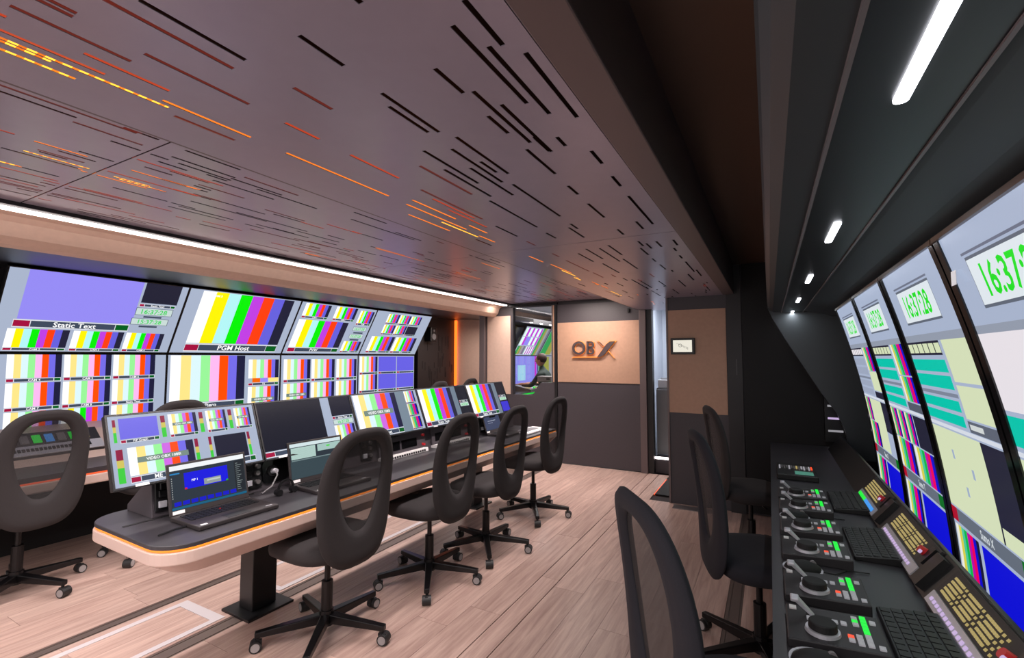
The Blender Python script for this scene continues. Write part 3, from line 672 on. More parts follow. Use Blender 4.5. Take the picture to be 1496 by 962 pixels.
# laptops
def laptop(label, x, y, z, rz, w=.35, d=.235, ang=108, fill=None, body='laptop', keys=True):
    t = desk_thing('laptop', label, 'laptop', y, x, z, 0, None, rz)
    box('base', body, -w / 2, w / 2, 0, d, 0, .018, t, bevel=.004)
    kb = B(); kw = (w - .05) / 14
    for r in range(5):
        for c in range(14): kb.box(-w / 2 + .025 + kw * c, -w / 2 + .025 + kw * c + kw * .82, d - .045 - .02 * r, d - .029 - .02 * r, .018, .0205)
    kb.build('keys', 'key', t)['kind'] = 'stuff'
    box('touchpad', 'key' if body == 'laptop' else 'silver', -.05, .05, .012, .07, .018, .0188, t)
    if body == 'laptop':
        B().cyl((-.005, d - .072, .018), (-.005, d - .072, .023), .004, n=10).build('pointing_stick', 'red', t); box('sticker', 'white', -w / 2 + .015, -w / 2 + .04, .012, .026, .018, .0186, t); box('badge', 'silver', w / 2 - .05, w / 2 - .02, .02, .028, .018, .0186, t)
    a = math.radians(ang - 90); h = w * .64
    lid = bpy.data.objects.new('lid', None); COL.objects.link(lid); lid.parent = t; lid.location = (0, d, .016); lid.rotation_euler = (-a, 0, 0)
    # lid holds its shell and its display
    o = box('lid_shell', body, -w / 2, w / 2, 0, .008, 0, h, lid, bevel=.003)
    s = Scr(w - .022, h - .035); s.rect(0, 0, 1, 1, (40, 50, 58), 0); fill(s); q = s.finish(lid); q.location = (0, -.0012, .024)
    box('lid_sticker', 'white', -w / 2 + .012, -w / 2 + .06, -.001, 0, .006, .02, lid)
    return t
def s1(s):
    s.rect(0, .89, 1, 1, (235, 238, 240)); s.rect(0, .80, .12, .83, (40, 130, 190)); s.rect(.17, .42, .75, .80, (18, 20, 215)); s.rect(.42, .44, .65, .58, (140, 150, 150), 3); s.rect(.46, .51, .64, .55, (185, 195, 190), 4)
    s.text('PIP 1', .30, .58, .05, (255, 255, 255)); s.rect(.17, .42, .20, .46, (200, 20, 60), 4); s.rect(.72, .42, .75, .46, (20, 150, 60), 4)
    for k in range(8): s.rect(.03 + .105 * k, .08, .115 + .105 * k, .17, (16, 22, 190))
    s.rect(0, 0, 1, .055, (20, 90, 120)); s.rect(.85, .1, .99, .86, (30, 36, 40))
    for k in range(14): s.rect(.87, .14 + .05 * k, .90 + .06 * random.random(), .155 + .05 * k, (120, 130, 130), 3)
    for k in range(10): s.rect(.012, .25 + .05 * k, .022, .28 + .05 * k, (150, 155, 155), 3)
def s2(s):
    s.rect(0, .90, 1, 1, (205, 222, 224)); s.rect(.02, .55, .48, .88, (172, 200, 192)); s.rect(.52, .68, 1, .88, (160, 190, 184)); s.rect(.70, .78, .77, .82, (60, 210, 40), 3)
    for k in range(9): s.rect(.04, .58 + .03 * k, .46, .583 + .03 * k, (140, 165, 160), 3)
    s.rect(.0, 0, 1, .5, (52, 68, 74)); s.rect(.02, .5, 1, .53, (110, 130, 132))
def s3(s):
    s.rect(0, 0, 1, 1, (58, 66, 92)); s.rect(0, .88, 1, 1, (150, 150, 165)); s.rect(.2, .5, .7, .54, (170, 175, 190)); s.rect(.2, .38, .5, .41, (150, 155, 175))
laptop('black laptop with blue tiles on screen at the near desk end', -.10, .345, .673, R90 - .0, fill=s1, ang=104)
laptop('dark laptop with pale table on screen behind the nearest chair', -.11, .92, .673, R90 - .05, fill=s2, ang=101)
laptop('dark laptop open below the last desk monitor', -.16, 2.88, .673, R90 + .05, w=.30, d=.21, fill=s3, ang=108)
wk = desk_thing('notepad', 'white keyboard lying at the far end of the control desk', 'keyboard', 3.15, -.06, .673, 0, None, R90)
wk.name = 'keyboard'; box('body', 'white', -.2, .2, 0, .17, 0, .016, wk, bevel=.004); box('key_field', 'grey', -.17, .12, .05, .14, .016, .018, wk)
hd = desk_thing('headset', 'black wired headset lying beside the second laptop', 'headset', .68, -.28, .674, 0)
ring(0, .03, .045, .038, -.006, .006, 20).build('headband', 'black', hd); 
for x in (-.042, .042): B().cyl((x, -.016, .016), (x, .016, .016), .016, n=12).build('ear_cup', 'black', hd)
lc = desk_thing('laptop_cable', 'black cable running from first laptop across the desk top', 'cable', .12, -.2, .675, 0)
B().tube([(-.06, -.02, .003), (0, .0, .003), (.06, .0, .004), (.12, .02, .01)], .004).build('cable_run', 'black', lc)

# ------------------------------------------------------------------ chairs
def superell(t, a, b, e):
    c, s = math.cos(t), math.sin(t)
    return a * math.copysign(abs(c) ** (2 / e), c), b * math.copysign(abs(s) ** (2 / e), s)
def back3(x, z):
    q = (z - .45) / .6
    return (x, -.215 - .055 * max(0, q) ** 1.3 + .015 * math.sin(PI * min(1, max(0, (z - .42) / .62))) + .02 * (x / .22) ** 2, z)
def make_chair(fab):
    t = thing('office_chair', 'x', 'chair')
    # seat cushion
    N_, rings = 40, [(.90, .425), (.985, .44), (1.0, .462), (.985, .485), (.92, .50), (.7, .506), (.35, .505)]
    b = B(); vs = []
    for sc, z in rings:
        for k in range(N_):
            x, y = superell(2 * PI * k / N_, .235 * sc, .225 * sc, 3.0); vs.append((x, y + .02, z - .03 * max(0, y / .225) ** 3))
    fs = []
    for r in range(len(rings) - 1):
        for k in range(N_): j = (k + 1) % N_; fs.append((r * N_ + k, r * N_ + j, (r + 1) * N_ + j, (r + 1) * N_ + k))
    fs += [tuple(range(N_ - 1, -1, -1)), tuple((len(rings) - 1) * N_ + k for k in range(N_))]
    b.add(vs, fs).build('seat', fab, t, smooth=True)
    # backrest ring
    N_ = 56; zc, hh, hw = .715, .325, .222; oc, oh, ow = .795, .185, .130
    def outer(a):
        x, z = superell(a, hw, hh, 3.1); k = 1 + (.02 if z > 0 else -.04 * (z / hh) ** 2 * 2); return x * k * (1 - .10 * max(0, z / hh) ** 2), zc + z
    def inner(a):
        x, z = superell(a, ow, oh if math.sin(a) > 0 else .245, 3.0 if math.sin(a) > 0 else 2.4); return x * (1 - .06 * max(0, z / oh)) * (1 + .28 * min(0, z / .245)), oc + z
    b = B(); vs = []; L = 5
    for side in (0, 1):
        for r in range(L + 1):
            f = r / L
            for k in range(N_):
                a = 2 * PI * k / N_; xo, zo = outer(a); xi, zi = inner(a); x, z = xo + (xi - xo) * f, zo + (zi - zo) * f
                th = .018 * math.sqrt(max(0, 1 - (2 * f - 1) ** 6)) * (1 if f < .99 else .3) if 0 < f < 1 else .004
                X, Y, Z = back3(x, z); vs.append((X, Y + (th if side else -th), Z))
    fs = []
    for side in (0, 1):
        o = side * (L + 1) * N_
        for r in range(L):
            for k in range(N_): j = (k + 1) % N_; fs.append((o + r * N_ + k, o + r * N_ + j, o + (r + 1) * N_ + j, o + (r + 1) * N_ + k))
    o = (L + 1) * N_
    for r in (0, L):
        for k in range(N_): j = (k + 1) % N_; fs.append((r * N_ + k, r * N_ + j, o + r * N_ + j, o + r * N_ + k))
    br = b.add(vs, fs).build('backrest', fab, t, smooth=True)
    b = B(); vs = []; R_ = 6
    for r in range(R_ + 1):
        f = 1.02 * (1 - r / R_)
        for k in range(N_):
            x, z = inner(2 * PI * k / N_); x *= max(f, .01); z = oc - .03 + (z - oc + .03) * max(f, .01); vs.append(back3(x, z))
    fs = [(r * N_ + k, r * N_ + (k + 1) % N_, (r + 1) * N_ + (k + 1) % N_, (r + 1) * N_ + k) for r in range(R_) for k in range(N_)] + [tuple(R_ * N_ + k for k in range(N_))]
    b.add(vs, fs).build('back_net', 'net', br, smooth=True)
    # bracket joining seat and back
    B().prism([(-.08, .412), (-.17, .405), (-.198, .42), (-.205, .46), (-.195, .465), (-.185, .435), (-.165, .425), (-.08, .43)], 'x', -.05, .05).build('back_bracket', 'chair_metal', t, bevel=.006)
    box('seat_plate', 'chair_metal', -.09, .09, -.10, .10, .405, .43, t, bevel=.006)
    B().cyl((.09, .02, .415), (.21, .03, .405), .006, n=8).build('lever', 'chair_metal', t)
    g = B().cyl((0, 0, .07), (0, 0, .27), .027, n=18); g.build('gas_sleeve', 'chair_metal', t, smooth=False); B().cyl((0, 0, .27), (0, 0, .41), .014, n=14).build('gas_lift', 'chair_metal', t)
    B().cyl((0, 0, .06), (0, 0, .13), .038, .034, 18).build('hub', 'chair_metal', t)
    lm = cm = rm = wm = None
    for k in range(5):
        a = 2 * PI * k / 5 + .35
        if lm is None:
            q = B().add([(.02, -.022, .115), (.02, .022, .115), (.02, .022, .07), (.02, -.022, .07), (.315, -.015, .088), (.315, .015, .088), (.315, .015, .062), (.315, -.015, .062)],
                        [(0, 1, 2, 3), (4, 5, 6, 7), (0, 1, 5, 4), (1, 2, 6, 5), (2, 3, 7, 6), (3, 0, 4, 7)])
            l0 = q.build('leg', 'chair_metal', t, bevel=.004); lm = l0
            c0 = B().cyl((.30, 0, .03), (.30, 0, .066), .008, n=10).box(.283, .325, -.008, .008, .018, .05).build('caster', 'rubber', l0)
            w0 = B()
            w0.cyl((.31, -.024, .026), (.31, .024, .026), .026, n=18)
            w0 = w0.build('wheel', 'rubber', l0); 
            r0 = B()
            r0.cyl((.31, -.0255, .026), (.31, .0255, .026), .0195, n=16)
            r0 = r0.build('wheel_rim', 'caster_grey', l0)
        else:
            l = lm.copy(); COL.objects.link(l); l.parent = t
            for ch in (c0, w0, r0): c = ch.copy(); COL.objects.link(c); c.parent = l
            l.rotation_euler = (0, 0, a - .35)
    lm.rotation_euler = (0, 0, 0)
    return t
ch = make_chair('fabric')
def put(o, x, y, rz, label, group): o.location = (x, y, 0); o.rotation_euler = (0, 0, rz); o['label'] = label; o['group'] = group
gA = 'chairs along the control desk'
put(ch, -1.97, 1.70, R90 - .03, 'office chair at the control desk nearest the camera', gA)
dup(ch, (-1.90, 2.42, 0), R90, 'second office chair along the control desk', gA)
dup(ch, (-1.83, 2.98, 0), R90, 'third office chair along the control desk', gA)
dup(ch, (-1.86, 3.82, 0), R90 - .06, 'last office chair along the control desk, before the logo door', gA)
gB = 'chairs along the engineering desk'
dup(ch, (-3.90, 1.12, 0), R90 + .1, 'office chair at the engineering desk at left edge of view', gB)
dup(ch, (-3.92, 1.86, 0), R90, 'office chair showing only its top behind the first desk monitor', gB)
dup(ch, (-3.92, 4.86, 0), R90, 'office chair top before the dark slotted panel', gB)
dup(ch, (-4.02, 5.72, 0), R90, 'farthest office chair top near the corner column', gB)
for o in list(COL.objects):
    if o.get('group') == gB: o.scale = (1, 1, 1.035)
gC = 'chairs along the replay desk'
rc = make_chair('fabric_navy'); put(rc, -.092, 1.36, math.radians(-56), 'black office chair nearest the camera at the replay desk', gC)
dup(rc, (-.07, 2.48, 0), math.radians(-70), 'middle black office chair at the replay desk', gC)
dup(ch, (-.14, 3.69, 0), math.radians(-70), 'farthest office chair at the replay desk beside the brown panel', gC)

# ------------------------------------------------------------------ replay desk
rd = thing('replay_desk', 'long black replay desk under the curved screens', 'desk', (0, 0, 0))
B().prism([(-.012, .69), (-.012, .665), (.0, .655), (.49, .655), (.49, .69)], 'y', Y0, 4.42).build('desktop', 'desktop', rd)
box('back_panel', 'matte_black', .46, .48, Y0, 4.42, 0, .655, rd)
for y in (-.3, 2.1, 4.3): box('leg', 'black', .2, .46, y - .03, y + .03, 0, .655, rd)
B().prism([(.365, .69), (.45, .795), (.465, .79), (.48, .69)], 'y', Y0, 4.30).build('console_housing', 'black', rd, bevel=.003)
def curve(v):     # curved screen profile, local y (depth, + away from viewer) and z
    zz = .46 + (1.684 - .46) * v; k = (1.684 - zz) / 1.05
    return .20 * k * 1.55 - .12 * k * k - 0.0, zz
RW = .625
def r_common(s, n):
    s.rect(0, 0, 1, 1, (160, 172, 196), 0)
    s.clock(.17, .845, .80, .945, (20, 215, 30), (214, 222, 228)); s.rect(.15, .95, .80, .955, (100, 106, 126), 2)
    s.rect(0, .795, 1, .815, (140, 148, 164)); s.rect(0, .555, 1, .565, (205, 210, 220), 4)
def lower(s, left, right, lab, bw=.36):
    s.rect(0, .275, 1, .315, (96, 104, 116), 3); s.rect(0, .275, .09, .315, (165, 14, 40), 4); s.rect(.88, .275, 1, .315, (10, 105, 30), 4); s.text(lab, .5, .284, .022, (205, 212, 216))
    s.bars(.02, .02, bw, .265, DK); s.rect(bw + .04, .02, .99, .265, (14, 16, 205))
def lanes(s, c, full=False):
    s.rect(0, .757, .60, .795, BLK, 2); 
    for k in range(6): s.rect(.01 + .1 * k, .763, .095 + .1 * k, .789, CREAM if c else (225, 220, 225), 3)
    for (a, b) in ((.712, .745), (.668, .703), (.612, .64), (.574, .602)): s.rect(0, a, .60, b, TEAL if c else (150, 160, 182), 2)
    s.rect(0, .648, .62, .658, (120, 128, 146), 2)
def r1(s):
    r_common(s, 1); lanes(s, False); s.bars(.64, .69, 1, .795, DK); s.rect(.64, .60, 1, .685, CREAM); s.rect(.64, .567, 1, .595, BLK)
    s.bars(0, .44, .25, .55, DK); s.rect(.25, .32, .75, .55, CREAM); s.rect(.75, .42, 1, .55, BLK); s.bars(0, .32, .40, .435, DK); lower(s, 0, 0, 'Sumo 2', .42)
def r2(s):
    r_common(s, 2); lanes(s, True); s.bars(.64, .69, 1, .795, DK); s.bars(.64, .60, 1, .685, DK); s.rect(.64, .567, 1, .595, (80, 86, 100))
    for k in range(3): s.bars(.0 + .22 * k, .44, .21 + .22 * k, .55, DK)
    s.rect(.67, .44, 1, .55, BLK); s.bars(0, .32, .48, .435, DK); s.bars(.5, .32, 1, .435, DK); lower(s, 0, 0, 'Sumo T', .42)
def r3(s):
    r_common(s, 3); lanes(s, True); s.rect(.64, .69, 1, .795, CREAM); s.rect(.64, .60, 1, .682, CREAM); s.rect(.64, .567, 1, .595, (90, 96, 110)); s.rect(.66, .575, .82, .588, (200, 205, 205), 3)
    s.rect(0, .32, .72, .55, CREAM); s.rect(.72, .32, 1, .55, BLK); s.rect(.74, .32, 1, .36, CREAM, 3)
    for u, v in ((.25, .47), (.5, .44), (.35, .38)): s.rect(u, v, u + .03, v + .025, (150, 165, 190), 3)
    lower(s, 0, 0, 'Sumo X')
def r4(s):
    r_common(s, 4); s.rect(0, .645, 1, .80, (222, 216, 222)); s.rect(0, .575, 1, .635, TEAL); s.rect(0, .32, .72, .55, CREAM); s.rect(.72, .32, 1, .55, BLK); lower(s, 0, 0, 'Sumo X')
rl = ['farthest curved tall screen with pale lanes below a green clock', 'second curved tall screen with teal lanes and many bar pictures', 'curved tall screen captioned Sumo X with cream pictures', 'nearest curved tall screen cut by the right picture edge']
for i, yl in enumerate((3.74, 3.025, 2.32, 1.615)):
    t = thing('curved_monitor', rl[i], 'monitor', (.398, yl - .005 - RW / 2, 0), (0, 0, -R90), 'curved tall screens over the replay desk')
    n = 16; e = .034; vs = []; fs = []
    for k in range(n + 1):
        v = -.015 + 1.03 * k / n; y, z = curve(v)
        vs += [(-RW / 2 - e, y + .003, z), (RW / 2 + e, y + .003, z), (RW / 2 + e, y + .05, z), (-RW / 2 - e, y + .05, z)]
    for k in range(n):
        for q in range(4): fs.append((4 * k + q, 4 * k + (q + 1) % 4, 4 * k + 4 + (q + 1) % 4, 4 * k + 4 + q))
    fs += [(0, 1, 2, 3), tuple(4 * n + q for q in (3, 2, 1, 0))]
    B().add(vs, fs).build('housing', 'black', t)
    for x0, x1 in ((-RW / 2 - e, -RW / 2), (RW / 2, RW / 2 + e)):
        b = B()
        for k in range(n):
            ya, za = curve(k / n); yb, zb = curve((k + 1) / n)
            b.add([(x0, ya - .004, za), (x1, ya - .004, za), (x1, yb - .004, zb), (x0, yb - .004, zb), (x0, ya + .004, za), (x1, ya + .004, za), (x1, yb + .004, zb), (x0, yb + .004, zb)], [(0, 1, 2, 3), (0, 3, 7, 4), (1, 2, 6, 5)])
        b.build('bezel', 'gloss_black', t)
    y, z = curve(1); box('top_trim', 'ceil_brown', -RW / 2 - e, RW / 2 + e, y - .008, y + .05, z, z + .014, t)
    s = Scr(RW, 1, curve); (r1, r2, r3, r4)[i](s); s.finish(t)
    if i == 3: box('paper_note', 'white', -RW / 2 + .01, -RW / 2 + .045, curve(.93)[0] - .006, curve(.93)[0] - .005, curve(.90)[1], curve(.93)[1], t)
# replay controllers
def controller(proto, label, y0, w=.178):
    if proto is not None:
        c = copy_tree(proto); c.location = (.02, y0, .69); c['label'] = label; return c
    t = thing('replay_controller', label, 'controller', (.02, y0, .69), (0, 0, 0), 'replay controllers on the desk')
    # local x 0..0.2 away from the operator, y 0..w
    B().prism([(0, 0), (.2, 0), (.2, .034), (0, .022)], 'y', 0, w).build('body', 'dark', t, bevel=.003)
    def zt(x): return .022 + .012 * x / .2
    B().cyl((.075, .055, zt(.07)), (.075, .055, zt(.07) + .008), .038, .036, 28).build('jog_ring', 'silver', t)
    B().cyl((.075, .055, zt(.07) + .008), (.075, .055, zt(.07) + .026), .031, .029, 28).build('jog_wheel', 'matte_black', t, bevel=.003)
    box('lever_slot', 'matte_black', .045, .10, .128, .136, zt(.05), zt(.05) + .003, t)
    lv = B().add([(.055, .124, .026), (.065, .124, .026), (.065, .14, .026), (.055, .14, .026), (.018, .118, .058), (.03, .118, .062), (.03, .145, .062), (.018, .145, .058)], [(0, 1, 2, 3), (4, 5, 6, 7), (0, 1, 5, 4), (1, 2, 6, 5), (2, 3, 7, 6), (3, 0, 4, 7)]).build('lever', 'silver', t, bevel=.002)
    box('lever_grip', 'silver', .010, .03, .116, .147, .056, .066, t, bevel=.003)
    box('label_plate', 'white', .008, .024, .15, .168, zt(.01), zt(.01) + .004, t)
    def key(x, y, m, nm='key', sx=.012, sy=.016): box(nm, m, x, x + sx, y, y + sy, zt(x) - .001, zt(x) + .004, t)
    for k in range(5): key(.045 + .018 * k, .105, 'key_grey')
    for k in range(2): key(.125, .03 + .016 * k, 'lit_red' if k else 'key_grey', sy=.014)
    for k in range(3): key(.142, .02 + .016 * k, 'key_grey', sy=.014)
    for k in range(3): key(.142, .11 + .016 * k, 'lit_green' if k == 1 else 'key_grey', sy=.014)
    for k in range(3): key(.160, .02 + .018 * k, 'key_grey', sy=.016)
    for k in range(5): key(.160, .075 + .018 * k, 'lit_green', sy=.016)
    key(.180, .015, 'key_grey'); key(.178, .13, 'key_grey')
    return t
cl_ = ['replay controller with jog wheel nearest the camera', 'second replay controller from the camera', 'third replay controller, beside the middle keyboard near end', 'fourth replay controller, beside the middle keyboard far end', 'fifth replay controller, before the far keyboard', 'sixth replay controller, farthest along the desk']
c0 = None
for i, y in enumerate((1.345, 1.585, 1.90, 2.15, 2.44, 2.655)):
    c = controller(c0, cl_[i], y)
    if c0 is None: c0 = c
def keyboard(label, y, w, sep):
    t = thing('keyboard', label, 'keyboard', (.235, y, .69), (0, 0, 0), 'keyboards on the replay desk')
    B().prism([(0, 0), (.13, 0), (.13, .028), (0, .014)], 'y', 0, w).build('body', 'black', t, bevel=.003)
    nr, nc = 5, 13; kx, ky = .12 / nr, (w - .01) / nc; first = None
    for r in range(nr):
        for c in range(nc):
            p = (.006 + kx * r, .006 + ky * c, .0148 + .0026 * r)
            if first is None: first = B().box(0, kx * .8, 0, ky * .82, 0, .004).build('key', 'key', t, loc=p)
            else:
                k = first.copy(); COL.objects.link(k); k.parent = t; k.location = p
    box('status_light', 'lit_navy', .1305, .132, w * .3, w * .75, .012, .02, t)
keyboard('black keyboard on the replay desk nearest the camera', 1.28, .36, True)
keyboard('black keyboard in the middle of the replay desk', 2.01, .32, False)
keyboard('black keyboard on the replay desk farthest from the camera', 2.58, .32, False)
def mouse(label, x, y):
    t = thing('mouse', label, 'mouse', (x, y, .69), (0, 0, .3), 'mice on the replay desk')
    n, rg = 24, [(1, 0), (1.02, .010), (.92, .022), (.66, .032), (.3, .037)]; vs = []
    for sc, z in rg:
        for k in range(n): a = 2 * PI * k / n; vs.append((.055 * sc * math.cos(a), .030 * sc * math.sin(a), z))
    fs = [(r * n + k, r * n + (k + 1) % n, (r + 1) * n + (k + 1) % n, (r + 1) * n + k) for r in range(4) for k in range(n)] + [tuple(range(n - 1, -1, -1)), tuple(4 * n + k for k in range(n))]
    B().add(vs, fs).build('shell', 'matte_black', t, smooth=True)
    ring(0, 0, .056, .050, -.003, .003, 28).build('rim', 'silver', t, rot=(R90, 0, 0), loc=(0, 0, .012)).scale = (1, .56, 1)
    B().cyl((.03, -.004, .03), (.03, .004, .03), .009, n=12).build('wheel', 'grey', t)
    B().tube([(.055, 0, .006), (.09, -.01, .004), (.14, .03, .004), (.2, .02, .004)], .002, 6).build('cable', 'matte_black', t)
mouse('mouse cut by the lower picture edge on the replay desk', .075, 1.285)
mouse('mouse between second and third replay controllers', .075, 1.82)
mouse('mouse between fourth and fifth replay controllers', .075, 2.385)
# panels on the console
slr = math.atan2(.105, .085)
def shotbox(label, y, L, strip):
    t = thing('button_panel', label, 'control panel', (.367, y, .690), (0, 0, -R90), 'button panels below the curved screens')
    t.rotation_euler = (slr - PI / 2, 0, -R90) if False else (0, 0, -R90)
    # local: x along the desk towards the camera, slope plane y (away) and z
    T = Matrix.Rotation(slr, 4, 'X')
    def bx(nm, m, x0, x1, a0, a1, h0, h1): return B().box(x0, x1, a0, a1, h0, h1, T).build(nm, m, t)
    bx('body', 'dark', -L / 2, L / 2, .004, .128, .001, .010)
    bx('key_strip', 'silver', -L / 2 + .01, L / 2 - .01, .010, .046, .010, .016)
    if strip: 
        bx('light_bar', 'lit_green', -L / 2 + .03, -.02, .018, .034, .016, .019); bx('light_bar', 'lit_blue', -.02, L / 2 - .05, .018, .034, .016, .019)
    else:
        n = 16
        for k in range(n): x = -L / 2 + .035 + (L - .09) * k / n; bx('key', 'lit_violet', x, x + (L - .09) / n * .45, .022, .032, .016, .019)
    b1 = B()
    for k in range(30):
        for r in range(5):
            if (k % 10) < 6 or (r + k) % 2: x = -L / 2 + .03 + (L - .13) * k / 30; b1.box(x, x + (L - .13) / 30 * (.62 if (k % 10) < 6 else .35), .056 + .0125 * r, .063 + .0125 * r, .010, .014, T)
    b1.build('lit_buttons', 'lit_yellow', t)['kind'] = 'stuff'
    kn = B(); p0_ = T @ Vector((L / 2 - .05, .09, .01)); p1_ = T @ Vector((L / 2 - .05, .09, .035)); kn.cyl(p0_, p1_, .014, .012, 14); kn.build('knob', 'red', t)
    B().cyl(T @ Vector((L / 2 - .035, .085, .03)), T @ Vector((L / 2 - .035, .085, .036)), .006, n=10).build('knob_light', 'lit_violet', t)
    bx('knob_base', 'black', L / 2 - .04, L / 2 - .01, .06, .12, .010, .02)
    bx('jack_block', 'black', L / 2 + .01, L / 2 + .07, .01, .12, .001, .02)
shotbox('lit button panel nearest the camera below the curved screens', 1.53, .46, False)
shotbox('lit button panel below the second curved screen', 2.13, .46, False)
shotbox('button panel with green and blue light bar, farthest along', 2.72, .40, True)
pad = thing('desk_remote', 'black remote panel with small teal screen at the desk end', 'control panel', (.02, 3.12, .69))
box('body', 'black', 0, .2, 0, .34, 0, .03, pad, bevel=.004); box('display', emi('teal_display', (90, 160, 140), .6), .09, .18, .03, .11, .03, .032, pad)
for k in range(14):
    c = random.choice(['lit_white', 'lit_red', 'grey', 'lit_yellow', 'grey', 'lit_white']); x = .012 + .0125 * k
    box('key', c, x, x + .008, .16 + .02 * (k % 2), .24, .03, .036, pad)
rk = thing('signal_rack', 'black rack unit with green and white lights behind the end cheek', 'rack', (.5, 4.60, .70))
box('frame', 'black', -.12, .2, 0, .1, 0, .55, rk)
for k, c in enumerate(('lit_white', 'lit_violet', 'lit_white', 'lit_green')): box('light_bar', c, -.10, .0, -.006, 0, .08 + .1 * k, .095 + .1 * k, rk)

# ------------------------------------------------------------------ room seen through the window
fr = struct(box('floor_far', 'charcoal', -4.6, -1.5, 5.92, 10.6, -.06, 0), 'dark floor of the next room')
struct(box('wall_far_left', 'beige', -4.55, -4.45, 7.3, 10.6, 0, 2.32), 'beige wall of the next room')
struct(box('wall_far_back', 'pale_wall', -4.6, -1.4, 10.5, 10.6, 0, 2.32), 'pale back wall of the next room')
struct(box('ceiling_far', 'pale_wall', -4.6, -1.4, 5.92, 10.6, 2.3, 2.34), 'pale ceiling of the next room')
struct(box('wall_far_right', 'pale_wall', -1.5, -1.46, 5.92, 10.6, 0, 2.32), 'pale side wall of the next room')
hd2 = struct(box('trim_3', 'dark', -4.45, -3.98, 7.35, 10.4, 2.02, 2.12), 'dark header with small lamps in the next room')
for k in range(6): box('header_light', 'led_white', -4.02, -3.975, 7.6 + .45 * k, 7.72 + .45 * k, 2.03, 2.05, hd2)
BX = [(225, 250, 240), (190, 20, 200), (225, 250, 240), (190, 20, 200), (225, 250, 240), (190, 20, 200), (225, 250, 240), (190, 20, 200)]
GX = [(30, 150, 70), (30, 150, 70), (150, 150, 60), (150, 150, 60), (150, 150, 155), (150, 150, 155), (110, 105, 125), (110, 105, 125)]
def q1(s):
    for i in range(4):
        for j in range(2):
            a = .03 + .165 * i; s.rect(a, .36 + .31 * j, a + .09, .65 + .31 * j, (225, 250, 240)); s.rect(a + .09, .36 + .31 * j, a + .16, .65 + .31 * j, (190, 20, 205))
    s.rect(.19, .36, .35, .65, (140, 130, 235), 3); s.bars(.03, .03, .33, .32, GX); s.bars(.36, .03, .68, .32, BX); s.bars(.70, 0, 1, 1, GX)
def q2(s): s.bars(.02, .02, .98, .98, GX)
def q3(s): s.rect(0, 0, 1, 1, (130, 130, 225)); s.rect(.2, .2, .5, .7, (150, 200, 225), 2); s.rect(.88, 0, .95, 1, (190, 30, 190), 2)
gD = 'monitors of the next room'
monitor('tilted monitor with magenta and white tiles seen through the door window', 1.15, .64, (-4.42, 8.75, 1.42), math.radians(30), R90, q1, group=gD)
monitor('tilted monitor with grey green bars at far right through the window', 1.15, .64, (-4.42, 9.93, 1.42), math.radians(30), R90, q2, group=gD)
monitor('tilted monitor with dim bars at left edge through the window', 1.15, .64, (-4.42, 7.57 + .35, 1.42), math.radians(30), R90, q2, group=gD) if False else None
monitor('upright violet monitor seen through the door window', 1.15, .62, (-4.43, 8.75, .78), 0, R90, q3, group=gD)
monitor('upright striped monitor behind the seated person', 1.15, .62, (-4.43, 9.93, .78), 0, R90, q2, group=gD)
fd = thing('far_desk', 'desk with green edge light in the next room', 'desk', (0, 0, 0))
box('desktop', 'desktop', -4.42, -3.9, 7.35, 10.3, .70, .73, fd); box('edge_light', 'lit_green', -3.902, -3.896, 7.35, 10.3, .70, .72, fd); box('fascia', 'fascia', -3.98, -3.902, 7.35, 10.3, .58, .70, fd); box('modesty_panel', 'matte_black', -4.3, -4.26, 7.35, 10.3, 0, .7, fd)
fm = thing('vision_mixer', 'pale mixer console with lit keys on the far desk', 'mixer', (-4.14, 8.5, .73))
B().prism([(.2, 0), (.2, .04), (-.2, .12), (-.2, 0)], 'y', -.5, .5).build('body', 'grey', fm)
for k in range(10): box('key_row', random.choice(['lit_green', 'lit_white', 'lit_yellow', 'lit_violet']), .05, .15, -.45 + .09 * k, -.39 + .09 * k, .055, .075, fm)
fb = thing('paper_box', 'white box on a stand before the seated person', 'box', (-3.30, 7.3, 0))
box('box_body', 'white', -.13, .13, -.09, .09, .97, 1.06, fb, bevel=.008); box('handle', 'grey', .04, .10, -.096, -.09, 1.0, 1.03, fb); box('stand', 'dark', -.03, .03, -.03, .03, .0, .97, fb)
# seated person
pr = thing('person', 'person with brown hair in a dark top reaching over the far desk', 'person', (-3.62, 8.05, 0), (0, 0, R90))
def skin_body(name, pts, edges, m, parent, root=0, sub=2):
    me = bpy.data.meshes.new(name); me.from_pydata([p[:3] for p in pts], edges, []); o = bpy.data.objects.new(name, me); COL.objects.link(o); o.parent = parent
    sk_ = o.modifiers.new('skin', 'SKIN'); sk_.use_smooth_shade = True
    for i, p in enumerate(pts): me.skin_vertices[0].data[i].radius = (p[3], p[4] if len(p) > 4 else p[3])
    me.skin_vertices[0].data[root].use_root = True
    sb_ = o.modifiers.new('sub', 'SUBSURF'); sb_.levels = sb_.render_levels = sub; me.materials.append(M[m]); return o
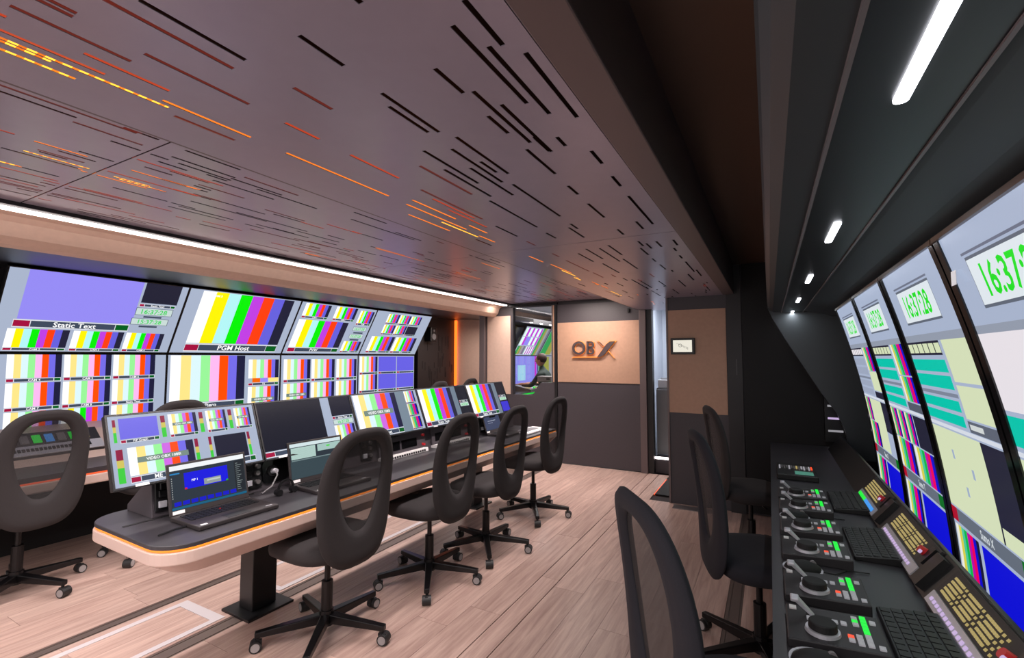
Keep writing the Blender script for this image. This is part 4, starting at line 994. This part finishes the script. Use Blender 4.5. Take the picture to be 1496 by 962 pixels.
# local +y is the way the person faces (towards the desk)
P_ = [(0, 0, .56, .16, .13), (0, .02, .75, .15, .11), (0, .05, .95, .17, .12), (0, .08, 1.08, .14, .09), (0, .10, 1.16, .055), (0, .125, 1.22, .055),
      (.19, .08, 1.05, .055), (.22, .22, .86, .043), (.15, .44, .88, .034), (-.19, .08, 1.05, .055), (-.22, .22, .86, .043), (-.14, .46, .86, .034),
      (.10, .05, .52, .09), (.12, .42, .50, .07), (.12, .45, .10, .05), (.12, .55, .04, .04), (-.10, .05, .52, .09), (-.12, .42, .50, .07), (-.12, .45, .10, .05), (-.12, .55, .04, .04)]
E_ = [(0, 1), (1, 2), (2, 3), (3, 4), (4, 5), (3, 6), (6, 7), (7, 8), (3, 9), (9, 10), (10, 11), (0, 12), (12, 13), (13, 14), (14, 15), (0, 16), (16, 17), (17, 18), (18, 19)]
skin_body('body', P_, E_, 'shirt', pr)
def ellip(name, m, c, r, parent, n=20, k=12, cut=None):
    b = B(); vs = []; 
    for i in range(k + 1):
        a = -PI / 2 + PI * i / k
        for j in range(n): q = 2 * PI * j / n; vs.append((c[0] + r[0] * math.cos(a) * math.cos(q), c[1] + r[1] * math.cos(a) * math.sin(q), c[2] + r[2] * math.sin(a)))
    fs = [(i * n + j, i * n + (j + 1) % n, (i + 1) * n + (j + 1) % n, (i + 1) * n + j) for i in range(k) for j in range(n)]
    return b.add(vs, fs).build(name, m, parent, smooth=True)
hd_ = ellip('head', 'skin', (0, .14, 1.32), (.075, .095, .115), pr)
ellip('hair', 'hair', (0, .115, 1.355), (.088, .10, .10), hd_); ellip('nose', 'skin', (0, .238, 1.31), (.012, .018, .02), hd_)
for s_ in (-1, 1): ellip('eye', 'black', (s_ * .03, .222, 1.34), (.012, .008, .008), hd_); ellip('ear', 'skin', (s_ * .076, .13, 1.31), (.012, .02, .03), hd_)
ellip('mouth', 'red', (0, .226, 1.265), (.022, .008, .006), hd_)
for s_ in (-1, 1):
    f_ = skin_body('forearm', [(s_ * .21, .24, .87, .04), (s_ * .15, .45, .875, .028), (s_ * .145, .50, .875, .034, .018), (s_ * .14, .54, .87, .034, .016)], [(0, 1), (1, 2), (2, 3)], 'skin', pr)
    for k in range(4): x = s_ * .14 + (k - 1.5) * .017; skin_body('finger', [(x, .53, .872, .009), (x, .57, .868, .009), (x * 1.01, .60 - .006 * abs(k - 1.3), .855, .007)], [(0, 1), (1, 2)], 'skin', f_, 0, 1)
    skin_body('thumb', [(s_ * .115, .49, .87, .010), (s_ * .095, .53, .865, .009), (s_ * .095, .555, .86, .008)], [(0, 1), (1, 2)], 'skin', f_, 0, 1)
fc = dup(ch, (-3.62, 8.03, 0), R90, 'office chair carrying the seated person in the next room', None)
if 'group' in fc: del fc['group']
